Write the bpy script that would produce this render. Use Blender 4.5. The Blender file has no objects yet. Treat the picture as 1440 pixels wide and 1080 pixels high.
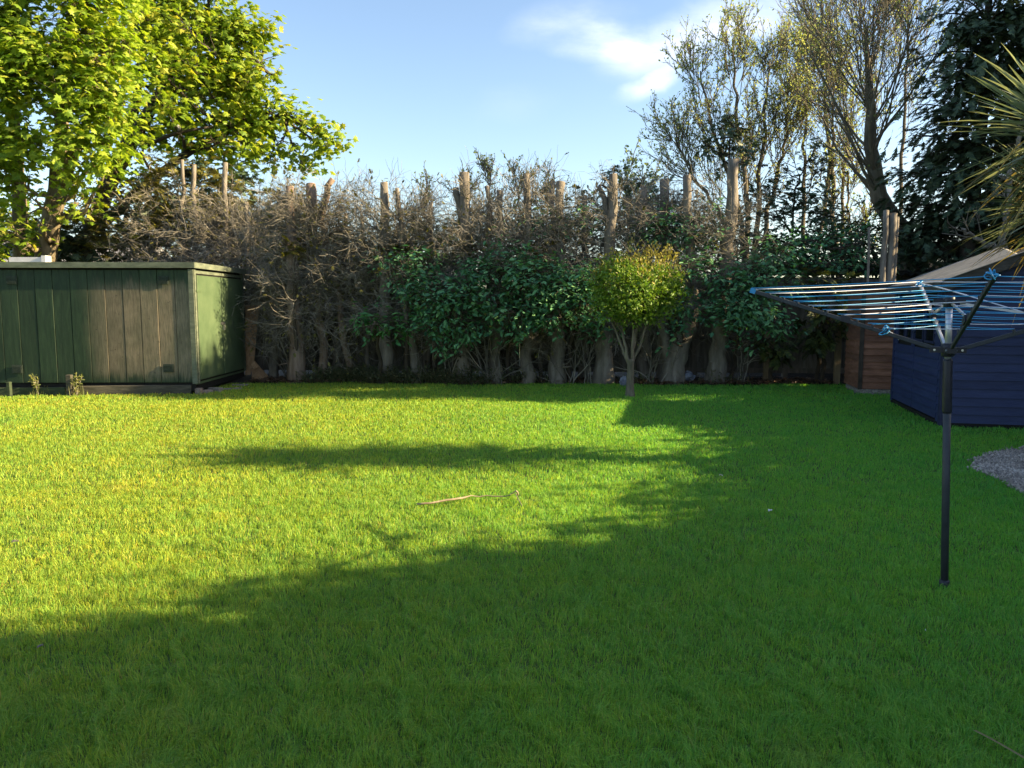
import bpy, math, random
import numpy as np
from mathutils import Vector, Matrix

RNG = np.random.default_rng(7)
random.seed(7)
scene = bpy.context.scene
COL = scene.collection
H = 1.55
F = 1080.0
PITCH = math.atan(113 / 1080)
CP, SP = math.cos(PITCH), math.sin(PITCH)
SUN_EL = math.radians(24.5)
SUN_AZ = math.radians(94.0)          # clockwise from +Y
SUN = np.array([math.cos(SUN_EL) * math.sin(SUN_AZ), math.cos(SUN_EL) * math.cos(SUN_AZ), math.sin(SUN_EL)])


# ------------------------------------------------------------------ survey helpers
def ray(px, py):
    dx, dy = (px - 720) / F, (540 - py) / F
    return np.array([dx, CP + dy * SP, -SP + dy * CP])


def W(px, py, Y):
    d = ray(px, py)
    return np.array([0, 0, H]) + d * (Y / d[1])


def G(px, py, z=0.0):
    d = ray(px, py)
    return np.array([0, 0, H]) + d * ((z - H) / d[2])


# ------------------------------------------------------------------ mesh helpers
def nz(v):
    v = np.asarray(v, float)
    return v / np.maximum(np.linalg.norm(v, axis=-1, keepdims=True), 1e-9)


class MB:
    """collects blocks of vertices and faces and links them as one mesh"""
    def __init__(self):
        self.V, self.Fs, self.n = [], [], 0

    def add(self, V, Fc):
        V = np.asarray(V, float).reshape(-1, 3)
        if isinstance(Fc, list) and Fc and not np.isscalar(Fc[0]) and len({len(f) for f in Fc}) > 1:
            for f in Fc:
                self.Fs.append(np.array([f], int) + self.n)
        else:
            self.Fs.append(np.asarray(Fc, int) + self.n)
        self.V.append(V)
        self.n += len(V)
        return self

    def box(self, lo, hi, M=None):
        x0, y0, z0 = lo
        x1, y1, z1 = hi
        V = np.array([[x0, y0, z0], [x1, y0, z0], [x1, y1, z0], [x0, y1, z0], [x0, y0, z1], [x1, y0, z1], [x1, y1, z1], [x0, y1, z1]], float)
        if M is not None:
            V = M(V)
        return self.add(V, [[0, 3, 2, 1], [4, 5, 6, 7], [0, 1, 5, 4], [1, 2, 6, 5], [2, 3, 7, 6], [3, 0, 4, 7]])

    def prism(self, pts, d):
        """polygon pts (n,3) extruded by the vector d"""
        P = np.asarray(pts, float)
        n = len(P)
        V = np.vstack([P, P + np.asarray(d, float)])
        b = self.n
        self.add(V, [[i, (i + 1) % n, n + (i + 1) % n, n + i] for i in range(n)])
        self.Fs.append(np.array([list(range(n))[::-1]]) + b)
        self.Fs.append(np.array([[n + i for i in range(n)]]) + b)
        return self

    def tube(self, pts, rad, k=6):
        P = np.asarray(pts, float)[None]
        R = np.broadcast_to(np.asarray(rad, float), (len(pts),))[None]
        return self.tubes(P, R, k)

    def tubes(self, P, R, k=3, cap=True):
        m, n, _ = P.shape
        if m == 0:
            return self
        T = np.empty_like(P)
        T[:, 1:-1] = P[:, 2:] - P[:, :-2]
        T[:, 0] = P[:, 1] - P[:, 0]
        T[:, -1] = P[:, -1] - P[:, -2]
        T = nz(T)
        ov = nz(P[:, -1] - P[:, 0])
        ref = np.where(np.abs(ov[:, 2:3]) > .8, np.array([[1., 0.17, 0]]), np.array([[0.05, 0, 1.]]))
        A = nz(np.cross(T, ref[:, None, :]))
        B = np.cross(T, A)
        a = np.arange(k) * 2 * math.pi / k
        V = P[:, :, None, :] + R[:, :, None, None] * (A[:, :, None, :] * np.cos(a)[None, None, :, None] + B[:, :, None, :] * np.sin(a)[None, None, :, None])
        idx = np.arange(m * n * k).reshape(m, n, k)
        i0 = idx[:, :-1]; i1 = idx[:, 1:]
        q = np.stack([i0, np.roll(i0, -1, 2), np.roll(i1, -1, 2), i1], -1).reshape(-1, 4)
        self.Fs.append(q + self.n)
        if cap:
            self.Fs.append(idx[:, -1].reshape(-1, k) + self.n)
            self.Fs.append(idx[:, 0, ::-1].reshape(-1, k) + self.n)
        self.V.append(V.reshape(-1, 3)); self.n += m * n * k
        return self

    def leaves(self, tpl, pos, yd, nr, size):
        tv, tf = tpl
        yd = nz(yd)
        x = nz(np.cross(yd, nr))
        z = np.cross(x, yd)
        size = np.broadcast_to(np.asarray(size, float), (len(pos),))
        V = pos[:, None, :] + size[:, None, None] * (tv[None, :, 0:1] * x[:, None] + tv[None, :, 1:2] * yd[:, None] + tv[None, :, 2:3] * z[:, None])
        off = (np.arange(len(pos)) * len(tv))[:, None, None]
        for f in tf:
            f = np.asarray(f)
            self.Fs.append((f[None] + off).reshape(-1, f.shape[1]) + self.n)
        self.V.append(V.reshape(-1, 3)); self.n += len(pos) * len(tv)
        return self

    def ribbons(self, P, Wd, fold=.25):
        m, n, _ = P.shape
        T = nz(np.gradient(P, axis=1))
        side = nz(np.cross(T, np.array([0.03, 0.02, 1.0])))
        up = np.cross(side, T)
        w = Wd[:, :, None]
        V = np.stack([P - side * w + up * w * fold, P, P + side * w + up * w * fold], 2)
        idx = np.arange(m * n * 3).reshape(m, n, 3)
        q = np.stack([idx[:, :-1, :-1], idx[:, :-1, 1:], idx[:, 1:, 1:], idx[:, 1:, :-1]], -1).reshape(-1, 4)
        self.Fs.append(q + self.n)
        self.V.append(V.reshape(-1, 3)); self.n += m * n * 3
        return self

    def build(self, name, m, parent=None, origin=None, smooth=False):
        V = np.vstack(self.V)
        if parent is not None:
            o = np.array(parent['_o'])
        elif origin is not None:
            o = np.asarray(origin, float)
        else:
            o = np.array([(V[:, 0].min() + V[:, 0].max()) / 2, (V[:, 1].min() + V[:, 1].max()) / 2, V[:, 2].min()])
        loops = np.concatenate([f.ravel() for f in self.Fs])
        tot = np.concatenate([np.full(len(f), f.shape[1]) for f in self.Fs])
        start = np.concatenate([[0], np.cumsum(tot)[:-1]])
        me = bpy.data.meshes.new(name)
        me.vertices.add(len(V))
        me.vertices.foreach_set('co', (V - o).astype(np.float32).ravel())
        me.loops.add(len(loops))
        me.loops.foreach_set('vertex_index', loops.astype(np.int32))
        me.polygons.add(len(tot))
        me.polygons.foreach_set('loop_start', start.astype(np.int32))
        me.polygons.foreach_set('loop_total', tot.astype(np.int32))
        me.polygons.foreach_set('use_smooth', np.full(len(tot), smooth))
        me.update(calc_edges=True)
        me.validate()
        me.materials.append(m)
        ob = bpy.data.objects.new(name, me)
        COL.objects.link(ob)
        if parent is not None:
            ob.parent = parent
            ob['_o'] = list(o)
        else:
            ob.location = o
            ob['_o'] = list(o)
        return ob


def thing(name, label, cat, loc, group=None):
    o = bpy.data.objects.new(name, None)
    COL.objects.link(o)
    o.location = [float(v) for v in loc]
    o['_o'] = [float(v) for v in loc]
    o.empty_display_size = .2
    return tag(o, label, cat, group)


def tag(o, label=None, cat=None, group=None, kind=None):
    if label: o['label'] = label
    if cat: o['category'] = cat
    if group: o['group'] = group
    if kind: o['kind'] = kind
    return o


def bevel(o, w, seg=2):
    m = o.modifiers.new('bevel', 'BEVEL'); m.width = w; m.segments = seg; m.limit_method = 'ANGLE'; m.angle_limit = .6
    return o


# ------------------------------------------------------------------ materials
def newmat(name):
    m = bpy.data.materials.new(name); m.use_nodes = True
    nt = m.node_tree; nt.nodes.clear()
    out = nt.nodes.new('ShaderNodeOutputMaterial')
    return m, nt, out


def nd(nt, typ, **kw):
    n = nt.nodes.new(typ)
    for k, v in kw.items():
        if k.startswith('i_'):
            n.inputs[k[2:].replace('_', ' ')].default_value = v
        else:
            setattr(n, k, v)
    return n


def c4(c): return (c[0], c[1], c[2], 1)


def ramp(nt, stops, interp='LINEAR'):
    r = nt.nodes.new('ShaderNodeValToRGB'); cr = r.color_ramp; cr.interpolation = interp
    while len(cr.elements) > 1: cr.elements.remove(cr.elements[0])
    cr.elements[0].position = stops[0][0]; cr.elements[0].color = c4(stops[0][1])
    for p, c in stops[1:]:
        e = cr.elements.new(p); e.color = c4(c)
    return r


def mixc(nt, fac, a, b, mode='MIX'):
    n = nt.nodes.new('ShaderNodeMix'); n.data_type = 'RGBA'; n.blend_type = mode
    def put(s, v):
        if isinstance(v, (tuple, list)): s.default_value = c4(v)
        elif isinstance(v, (int, float)): s.default_value = v
        else: nt.links.new(v, s)
    put(n.inputs[0], fac); put(n.inputs[6], a); put(n.inputs[7], b)
    return n.outputs[2]


def math_(nt, op, a, b=None, c=None, clamp=False):
    n = nt.nodes.new('ShaderNodeMath'); n.operation = op; n.use_clamp = clamp
    for i, v in enumerate((a, b, c)):
        if v is None: continue
        if isinstance(v, (int, float)): n.inputs[i].default_value = v
        else: nt.links.new(v, n.inputs[i])
    return n.outputs[0]


def sstep(nt, v, a, b):
    n = nt.nodes.new('ShaderNodeMapRange'); n.interpolation_type = 'SMOOTHSTEP'
    nt.links.new(v, n.inputs[0]); n.inputs[1].default_value = a; n.inputs[2].default_value = b
    return n.outputs[0]


def coords(nt, scale=(1, 1, 1), kind='Object'):
    if kind == 'World':
        g = nt.nodes.new('ShaderNodeNewGeometry'); src = g.outputs['Position']
    else:
        t = nt.nodes.new('ShaderNodeTexCoord'); src = t.outputs['Object']
    mp = nt.nodes.new('ShaderNodeMapping'); mp.inputs['Scale'].default_value = scale
    nt.links.new(src, mp.inputs['Vector'])
    return mp.outputs[0]


def noise(nt, vec, scale, detail=4, rough=.6, dist=0):
    n = nt.nodes.new('ShaderNodeTexNoise'); n.inputs['Scale'].default_value = scale
    n.inputs['Detail'].default_value = detail; n.inputs['Roughness'].default_value = rough; n.inputs['Distortion'].default_value = dist
    nt.links.new(vec, n.inputs['Vector'])
    return n.outputs['Fac']


def island(nt):
    return nt.nodes.new('ShaderNodeNewGeometry').outputs['Random Per Island']


def rough_mat(name, stops, scale=6, stretch=(1, 1, 1), rough=.85, bump=.3, bscale=None, isl=0.0, spec=.3, metal=0, bdist=.01):
    """noise driven colour with bump; isl = how far each loose piece may differ in value"""
    m, nt, out = newmat(name)
    v = coords(nt, stretch)
    f = noise(nt, v, scale, 6, .65, .4)
    r = ramp(nt, stops); nt.links.new(f, r.inputs[0]); col = r.outputs[0]
    if isl:
        i = island(nt)
        hv = nt.nodes.new('ShaderNodeHueSaturation')
        nt.links.new(col, hv.inputs['Color'])
        nt.links.new(math_(nt, 'MULTIPLY_ADD', i, 2 * isl, 1 - isl), hv.inputs['Value'])
        col = hv.outputs[0]
    p = nd(nt, 'ShaderNodeBsdfPrincipled'); p.inputs['Roughness'].default_value = rough
    p.inputs['Specular IOR Level'].default_value = spec; p.inputs['Metallic'].default_value = metal
    nt.links.new(col, p.inputs['Base Color'])
    if bump:
        b = nt.nodes.new('ShaderNodeBump'); b.inputs['Strength'].default_value = bump; b.inputs['Distance'].default_value = bdist
        nt.links.new(noise(nt, v, bscale or scale * 3, 5, .7), b.inputs['Height']); nt.links.new(b.outputs[0], p.inputs['Normal'])
    nt.links.new(p.outputs[0], out.inputs[0])
    return m


def leaf_mat(name, stops, tcol=None, transl=.35, rough=.5, spec=.35, pscale=.8, pamt=.35):
    m, nt, out = newmat(name)
    r = ramp(nt, stops); nt.links.new(island(nt), r.inputs[0])
    f = noise(nt, coords(nt, kind='World'), pscale, 3, .6)
    hv = nt.nodes.new('ShaderNodeHueSaturation'); nt.links.new(r.outputs[0], hv.inputs['Color'])
    nt.links.new(math_(nt, 'MULTIPLY_ADD', f, 2 * pamt, 1 - pamt), hv.inputs['Value'])
    p = nd(nt, 'ShaderNodeBsdfPrincipled'); p.inputs['Roughness'].default_value = rough; p.inputs['Specular IOR Level'].default_value = spec
    nt.links.new(hv.outputs[0], p.inputs['Base Color'])
    t = nt.nodes.new('ShaderNodeBsdfTranslucent')
    tc = mixc(nt, 1.0, hv.outputs[0], tcol or (1.3, 1.25, .6), 'MULTIPLY')
    nt.links.new(tc, t.inputs['Color'])
    mx = nt.nodes.new('ShaderNodeMixShader'); mx.inputs[0].default_value = transl
    nt.links.new(p.outputs[0], mx.inputs[1]); nt.links.new(t.outputs[0], mx.inputs[2])
    nt.links.new(mx.outputs[0], out.inputs[0])
    return m


M = {}
M['bark_grey'] = rough_mat('bark_grey', [(.25, (.065, .056, .046)), (.5, (.165, .145, .12)), (.8, (.31, .275, .23))], 7, (1, 1, .25), .9, .8, 22, bdist=.02)
M['bark_olive'] = rough_mat('bark_olive', [(.25, (.06, .054, .038)), (.55, (.15, .13, .095)), (.85, (.26, .23, .17))], 8, (1, 1, .3), .9, .6, 20, bdist=.02)
M['bark_dark'] = rough_mat('bark_dark', [(.25, (.02, .017, .013)), (.55, (.06, .048, .036)), (.85, (.11, .09, .07))], 8, (1, 1, .3), .9, .7, 20, bdist=.02)
M['bark_pink'] = rough_mat('bark_pink', [(.25, (.09, .062, .045)), (.5, (.2, .145, .11)), (.8, (.34, .26, .2))], 7, (1, 1, .2), .9, .8, 20, bdist=.02)
M['bark_maple'] = rough_mat('bark_maple', [(.25, (.06, .05, .03)), (.5, (.16, .13, .08)), (.8, (.3, .25, .16))], 5, (1, 1, .35), .9, .6, 16, bdist=.02)
M['cut_wood'] = rough_mat('cut_wood', [(.3, (.22, .16, .1)), (.7, (.4, .3, .2))], 20, rough=.8, bump=.2)
M['twig'] = rough_mat('twig', [(.2, (.075, .068, .054)), (.5, (.175, .16, .13)), (.8, (.32, .295, .24))], 2.5, rough=.9, bump=0, isl=.45)
M['twig_dark'] = rough_mat('twig_dark', [(.2, (.03, .024, .018)), (.8, (.10, .08, .06))], 2.5, rough=.9, bump=0, isl=.4)
M['twig_red'] = rough_mat('twig_red', [(.2, (.05, .035, .025)), (.8, (.2, .14, .1))], 2.5, rough=.9, bump=0, isl=.4)
M['maple_leaf'] = leaf_mat('maple_leaf', [(0, (.13, .23, .02)), (.5, (.23, .34, .028)), (.85, (.32, .41, .04)), (1, (.42, .42, .06))], transl=.5, pscale=.7, pamt=.25)
M['maple_leaf_far'] = leaf_mat('maple_leaf_far', [(0, (.12, .21, .022)), (.5, (.22, .32, .03)), (.85, (.32, .39, .04)), (1, (.42, .4, .06))], transl=.45, pscale=.7, pamt=.3)
M['elder_leaf'] = leaf_mat('elder_leaf', [(0, (.05, .14, .075)), (.5, (.09, .24, .112)), (.85, (.135, .31, .13)), (1, (.2, .37, .15))], transl=.22, tcol=(1, 1.2, .6), pscale=1.1, pamt=.4, rough=.55, spec=.28)
M['elder_bright'] = leaf_mat('elder_bright', [(0, (.035, .12, .035)), (.5, (.06, .19, .05)), (1, (.1, .26, .07))], transl=.2, tcol=(1, 1.2, .6), pamt=.25, rough=.4)
M['laurel_leaf'] = leaf_mat('laurel_leaf', [(0, (.016, .04, .017)), (.6, (.03, .07, .026)), (1, (.07, .12, .04))], transl=.15, pamt=.3)
M['yellow_spray'] = leaf_mat('yellow_spray', [(0, (.055, .055, .02)), (.5, (.105, .105, .028)), (.85, (.19, .175, .035)), (1, (.3, .27, .03))], transl=.25, pamt=.3)
M['conifer'] = leaf_mat('conifer', [(0, (.035, .06, .04)), (.6, (.065, .105, .06)), (1, (.12, .165, .085))], transl=.08, pamt=.35, tcol=(1, 1.1, .7))
M['yew'] = leaf_mat('yew', [(0, (.02, .035, .012)), (.6, (.05, .07, .018)), (1, (.11, .12, .03))], transl=.12, pamt=.3)
M['birch_leaf'] = leaf_mat('birch_leaf', [(0, (.18, .25, .085)), (.5, (.32, .40, .16)), (1, (.44, .48, .26))], transl=.45, pscale=.5, pamt=.3)
M['euonymus_green'] = leaf_mat('euonymus_green', [(0, (.065, .14, .015)), (.5, (.12, .22, .02)), (1, (.2, .29, .035))], transl=.3, pscale=2, pamt=.25)
M['euonymus_tip'] = leaf_mat('euonymus_tip', [(0, (.13, .12, .03)), (.5, (.25, .225, .045)), (1, (.4, .37, .09))], transl=.3, pscale=2, pamt=.25)
M['weed'] = leaf_mat('weed', [(0, (.04, .05, .02)), (.5, (.07, .09, .035)), (1, (.14, .12, .06))], transl=.2)
M['cordyline'] = leaf_mat('cordyline', [(0, (.11, .15, .11)), (.5, (.21, .26, .19)), (1, (.36, .40, .30))], transl=.2, rough=.4, spec=.5)
M['cordyline_dead'] = leaf_mat('cordyline_dead', [(0, (.1, .075, .035)), (.5, (.2, .16, .07)), (.8, (.3, .24, .1)), (1, (.42, .26, .04))], transl=.25)


# ------------------------------------------------------------------ plant helpers
def leaf_simple(w=.5, fold=.12):
    return (np.array([[0, 0, 0], [-w / 2, .45, fold], [0, 1, -.08], [w / 2, .45, fold]], float), [np.array([[0, 2, 1], [0, 3, 2]])])


def leaf_oval(w=.45):
    v = np.array([[0, 0, 0], [-w * .42, .28, .05], [-w * .42, .65, .03], [0, 1, -.1], [w * .42, .65, .03], [w * .42, .28, .05]], float)
    return (v, [np.array([[0, 3, 2, 1], [0, 5, 4, 3]])])


def leaf_maple():
    a = [(0, .05), (.28, -.06), (.24, .16), (.6, .28), (.36, .42), (.42, .66), (.2, .62), (0, 1.02)]
    pts = a + [(-x, y) for x, y in a[-2:0:-1]]
    v = [(0, .35, .07)] + [(x, y, -.18 * (abs(x) + max(0, y - .5))) for x, y in pts]
    n = len(pts)
    return (np.array(v, float), [np.array([[0, 1 + i, 1 + (i + 1) % n] for i in range(n)])])


def spray(n=7, ln=.5, w=.1, seed=0):
    """a flat feathery conifer sprig: a stem with narrow side shoots"""
    r = np.random.default_rng(seed)
    V = [[-w * .3, 0, 0], [w * .3, 0, 0], [0, 1, -.06]]
    Fc = [[0, 1, 2]]
    for i in range(n):
        t = .12 + .8 * i / n
        for s in (-1, 1):
            L = ln * (1 - t * .7) * r.uniform(.75, 1.2)
            a = r.uniform(.6, 1.0)
            b = np.array([0, t, -.06 * t * t]); d = np.array([s * math.sin(a), math.cos(a), r.uniform(-.25, .1)])
            p = np.array([-d[1] * s, d[0] * s, 0]) * w * .5
            k = len(V)
            V += [list(b - p), list(b + p), list(b + d * L * .6 + p * .9), list(b + d * L)]
            Fc.append([k, k + 1, k + 2]); Fc.append([k, k + 2, k + 3])
    return (np.array(V, float), [np.array(Fc)])


def unit(n, rng=RNG):
    return nz(rng.normal(size=(n, 3)))


def curves(start, d, L, n=6, curl=.3, grav=0.0, rng=RNG):
    m = len(start)
    P = np.empty((m, n, 3)); P[:, 0] = start
    d = nz(d)
    st = (np.broadcast_to(np.asarray(L, float), (m,)) / (n - 1))[:, None]
    for i in range(1, n):
        P[:, i] = P[:, i - 1] + d * st
        d = nz(d + rng.normal(size=(m, 3)) * curl + np.array([0, 0, grav]))
    return P


def taper(m, n, r0, r1):
    r0 = np.broadcast_to(np.asarray(r0, float), (m,)); r1 = np.broadcast_to(np.asarray(r1, float), (m,))
    return r0[:, None] + (r1 - r0)[:, None] * np.linspace(0, 1, n)[None]


def along(P, k, t0=.2, t1=1.0, rng=RNG):
    """k random points per polyline: positions, tangents, parent parameter"""
    m, n, _ = P.shape
    t = rng.uniform(t0, t1, size=(m, k)) * (n - 1)
    i = np.minimum(t.astype(int), n - 2); f = (t - i)[..., None]
    a = np.take_along_axis(P, i[..., None].repeat(3, -1), 1); b = np.take_along_axis(P, (i + 1)[..., None].repeat(3, -1), 1)
    return (a + (b - a) * f).reshape(-1, 3), nz(b - a).reshape(-1, 3), (t / (n - 1)).reshape(-1)


def splay(T, ang, rng=RNG):
    """turn each direction by about ang radians round a random axis"""
    ax = nz(np.cross(T, unit(len(T), rng)))
    ang = np.broadcast_to(np.asarray(ang, float), (len(T),))[:, None]
    return nz(T * np.cos(ang) + np.cross(ax, T) * np.sin(ang))


def gapf(P, s, seed=0.0):
    """cheap lumpy field in -1..1 used to open gaps in foliage"""
    x, y, z = (P * s).T
    return (np.sin(x * 1.7 + y * .9 + seed) + np.sin(y * 2.1 - z * 1.3 + 2.3 * seed) + np.sin(z * 1.9 + x * .7 - seed) + np.sin(x * 2.9 - z * 2.3 + y * 1.1 + 3.7 * seed)) / 4


def blob_points(c, r, n, shell=.45, rng=RNG):
    u = unit(n, rng) * (rng.uniform(0, 1, n) ** shell)[:, None]
    return c + u * r, u


def bend(pts, n=9, wob=.0, rng=RNG):
    """smooth polyline through control points (Catmull-Rom)"""
    P = np.asarray(pts, float)
    Q = np.vstack([2 * P[0] - P[1], P, 2 * P[-1] - P[-2]])
    out = []
    for s in np.linspace(0, len(P) - 1, n):
        i = min(int(s), len(P) - 2); t = s - i
        p0, p1, p2, p3 = Q[i:i + 4]
        out.append(.5 * ((2 * p1) + (-p0 + p2) * t + (2 * p0 - 5 * p1 + 4 * p2 - p3) * t * t + (-p0 + 3 * p1 - 3 * p2 + p3) * t ** 3))
    out = np.array(out)
    if wob: out[1:-1] += rng.normal(size=(n - 2, 3)) * wob
    return out


def pxblobs(L):
    """(px, py, depth, rx px, ry px[, depth radius]) -> centre, radii in metres"""
    out = []
    for b in L:
        c = W(b[0], b[1], b[2]); k = b[2] / F
        rx, rz = b[3] * k, b[4] * k
        out.append((c, np.array([rx, b[5] if len(b) > 5 else min(rx, rz) * 1.1, rz])))
    return out


def leaf_blobs(mb, blobs, tpl, dens, size, per=6, spread=.13, droop=.35, gap=.0, gs=2.2, shell=.4, up=.6, seed=0.0, rng=RNG, twmb=None):
    """fill ellipsoids with leaf rosettes; dens = rosettes per cubic metre (at least 12 a blob)"""
    for c, r in blobs:
        n = max(12, int(dens * 4.19 * r[0] * r[1] * r[2]))
        P, U = blob_points(c, r, n, shell, rng)
        if gap > -1:
            k = gapf(P, gs, seed) > gap + rng.normal(size=n) * .12
            P, U = P[k], U[k]
        n = len(P)
        if n == 0: continue
        if twmb is not None:
            s = c + (P - c) * .25
            Q = np.stack([s, (s + P) / 2 + rng.normal(size=(n, 3)) * .06 * r.mean(), P], 1)
            twmb.tubes(Q, taper(n, 3, .009, .0035), 3, False)
        C = np.repeat(P, per, 0); UU = np.repeat(U, per, 0)
        a = rng.uniform(0, 2 * math.pi, len(C))
        rad = np.stack([np.cos(a), np.sin(a), np.zeros_like(a)], 1)
        yd = rad + UU * .5 + np.array([0, 0, -droop]) + rng.normal(size=C.shape) * .25
        nr = np.array([0, 0, up]) + rad * .35 + UU * .5 + rng.normal(size=C.shape) * .35
        pos = C + rng.normal(size=C.shape) * spread + rad * spread * .4
        mb.leaves(tpl, pos, yd, nr, rng.uniform(.5, 1.3, len(C)) * size)


def limbs_to(mb, blobs, trunk_pts, r0=.06, r1=.018, sag=.1, rng=RNG, tw=6, twl=.6):
    """limbs from the trunk polyline out to the blob centres, with forking twigs"""
    T = np.asarray(trunk_pts, float)
    for c, r in blobs:
        d = np.linalg.norm(T[:, :2] - c[:2], axis=1) * .5 + np.abs(T[:, 2] - (c[2] - .5 * np.linalg.norm(T[:, :2] - c[:2], axis=1)))
        a = T[int(np.argmin(d))]
        mid = (a + c) / 2 + np.array([0, 0, -sag * np.linalg.norm(c - a)]) + rng.normal(size=3) * .08
        L = bend([a, mid, c], 9, .02, rng)
        mb.tube(L, np.linspace(r0, r1, 9), 6)
        s, tg, _ = along(L[None], tw, .35, 1, rng)
        Q = curves(s, splay(tg, rng.uniform(.3, 1.0, len(s)), rng) + nz(rng.normal(size=(len(s), 3))) * .2, rng.uniform(.6, 1.2, len(s)) * twl * r.mean() * 1.6, 6, .18, .03, rng)
        mb.tubes(Q, taper(len(s), 6, r1 * .8, .004), 4, False)
        s2, tg2, _ = along(Q, 3, .3, .95, rng)
        Q2 = curves(s2, splay(tg2, .8, rng), rng.uniform(.4, .8, len(s2)) * twl * r.mean(), 5, .2, .02, rng)
        mb.tubes(Q2, taper(len(s2), 5, .007, .003), 3, False)


# ------------------------------------------------------------------ camera, sky, sun
cam = bpy.data.cameras.new('camera'); camo = bpy.data.objects.new('camera', cam); COL.objects.link(camo)
cam.sensor_width = 36; cam.lens = 36 * F / 1440; cam.clip_end = 3000; cam.clip_start = .05
camo.location = (0, 0, H); camo.rotation_euler = (math.pi / 2 - PITCH, 0, 0)
scene.camera = camo

scene.view_settings.view_transform = 'Standard'; scene.view_settings.look = 'None'
scene.view_settings.exposure = 2.52; scene.view_settings.gamma = 1
scene.render.film_transparent = False

w = bpy.data.worlds.new('World'); scene.world = w; w.use_nodes = True
nt = w.node_tree; nt.nodes.clear()
wo = nt.nodes.new('ShaderNodeOutputWorld'); bg = nt.nodes.new('ShaderNodeBackground')
sky = nt.nodes.new('ShaderNodeTexSky'); sky.sky_type = 'NISHITA'; sky.sun_disc = False
sky.sun_elevation = SUN_EL; sky.sun_rotation = SUN_AZ; sky.altitude = 50; sky.air_density = 1.0; sky.dust_density = 1.0; sky.ozone_density = 1.2
bg.inputs['Strength'].default_value = 0.05
# thin drifting cloud, laid out by direction in the sky
tc = nt.nodes.new('ShaderNodeTexCoord'); sp = nt.nodes.new('ShaderNodeSeparateXYZ'); nt.links.new(tc.outputs['Generated'], sp.inputs[0])
yy = math_(nt, 'MAXIMUM', sp.outputs[1], .05)
gx = math_(nt, 'DIVIDE', sp.outputs[0], yy); gz = math_(nt, 'DIVIDE', sp.outputs[2], yy)


def skyxy(px, py):
    d = ray(px, py); return d[0] / d[1], d[2] / d[1]


cx = nt.nodes.new('ShaderNodeCombineXYZ'); nt.links.new(gx, cx.inputs[0]); nt.links.new(gz, cx.inputs[1])
wn = nt.nodes.new('ShaderNodeTexNoise'); wn.inputs['Scale'].default_value = 9; wn.inputs['Detail'].default_value = 5; nt.links.new(cx.outputs[0], wn.inputs['Vector'])
wv = nt.nodes.new('ShaderNodeVectorMath'); wv.operation = 'MULTIPLY_ADD'; nt.links.new(wn.outputs['Color'], wv.inputs[0]); wv.inputs[1].default_value = (.09, .05, 0); nt.links.new(cx.outputs[0], wv.inputs[2])
ws = nt.nodes.new('ShaderNodeVectorMath'); ws.operation = 'SUBTRACT'; nt.links.new(wv.outputs[0], ws.inputs[0]); ws.inputs[1].default_value = (.045, .025, 0)
mask = None
for px, py, rx, ry, ang, amp in [(835, 55, 95, 32, -.12, 1.0), (915, 60, 105, 34, .25, .9), (1000, 30, 120, 36, .45, .75), (885, 105, 50, 17, .55, .8), (770, 30, 90, 26, .1, .45), (960, 15, 60, 30, .6, .6), (680, 150, 60, 25, .2, .07)]:
    x0, z0 = skyxy(px + 38, py)
    mp = nt.nodes.new('ShaderNodeMapping'); mp.vector_type = 'TEXTURE'; nt.links.new(ws.outputs[0], mp.inputs['Vector'])
    mp.inputs['Location'].default_value = (x0, z0, 0); mp.inputs['Rotation'].default_value = (0, 0, ang); mp.inputs['Scale'].default_value = (rx / F, ry / F, 1)
    ln = nt.nodes.new('ShaderNodeVectorMath'); ln.operation = 'LENGTH'; nt.links.new(mp.outputs[0], ln.inputs[0])
    e = math_(nt, 'MULTIPLY', sstep(nt, ln.outputs['Value'], 1.35, .1), amp)
    mask = e if mask is None else math_(nt, 'MAXIMUM', mask, e)
wf = nt.nodes.new('ShaderNodeTexNoise'); wf.inputs['Scale'].default_value = 5; wf.inputs['Detail'].default_value = 7; wf.inputs['Roughness'].default_value = .6
wm = nt.nodes.new('ShaderNodeMapping'); wm.inputs['Rotation'].default_value = (0, 0, .35); wm.inputs['Scale'].default_value = (1, 2.6, 1); nt.links.new(cx.outputs[0], wm.inputs['Vector']); nt.links.new(wm.outputs[0], wf.inputs['Vector'])
mask = math_(nt, 'MULTIPLY', mask, math_(nt, 'MULTIPLY_ADD', sstep(nt, wf.outputs['Fac'], .25, .75), .95, .12, clamp=True), clamp=True)
front = sstep(nt, sp.outputs[1], .1, .3)
mask = math_(nt, 'MULTIPLY', mask, front)
skyc = mixc(nt, mask, sky.outputs[0], (5.2, 5.4, 5.9))
nt.links.new(skyc, bg.inputs['Color']); nt.links.new(bg.outputs[0], wo.inputs[0])

sl = bpy.data.lights.new('sun', 'SUN'); so = bpy.data.objects.new('sun', sl); COL.objects.link(so)
sl.energy = 3.6; sl.angle = math.radians(.53); sl.color = (1, .78, .46)
so.rotation_euler = Vector(tuple(SUN)).to_track_quat('Z', 'Y').to_euler()
so.location = (20, -2, 12)

# ------------------------------------------------------------------ ground, lawn, grass
GRAVEL = np.array([G(1371, 653), G(1398, 641), G(1440, 634), G(1560, 628), G(1700, 700), G(1600, 760), G(1500, 722), G(1440, 694), G(1400, 672), G(1380, 664)])[:, :2]


def inside(poly, X, Y):
    r = np.zeros(len(X), bool)
    j = len(poly) - 1
    for i in range(len(poly)):
        xi, yi = poly[i]; xj, yj = poly[j]
        r ^= ((yi > Y) != (yj > Y)) & (X < (xj - xi) * (Y - yi) / (yj - yi + 1e-12) + xi)
        j = i
    return r


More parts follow.
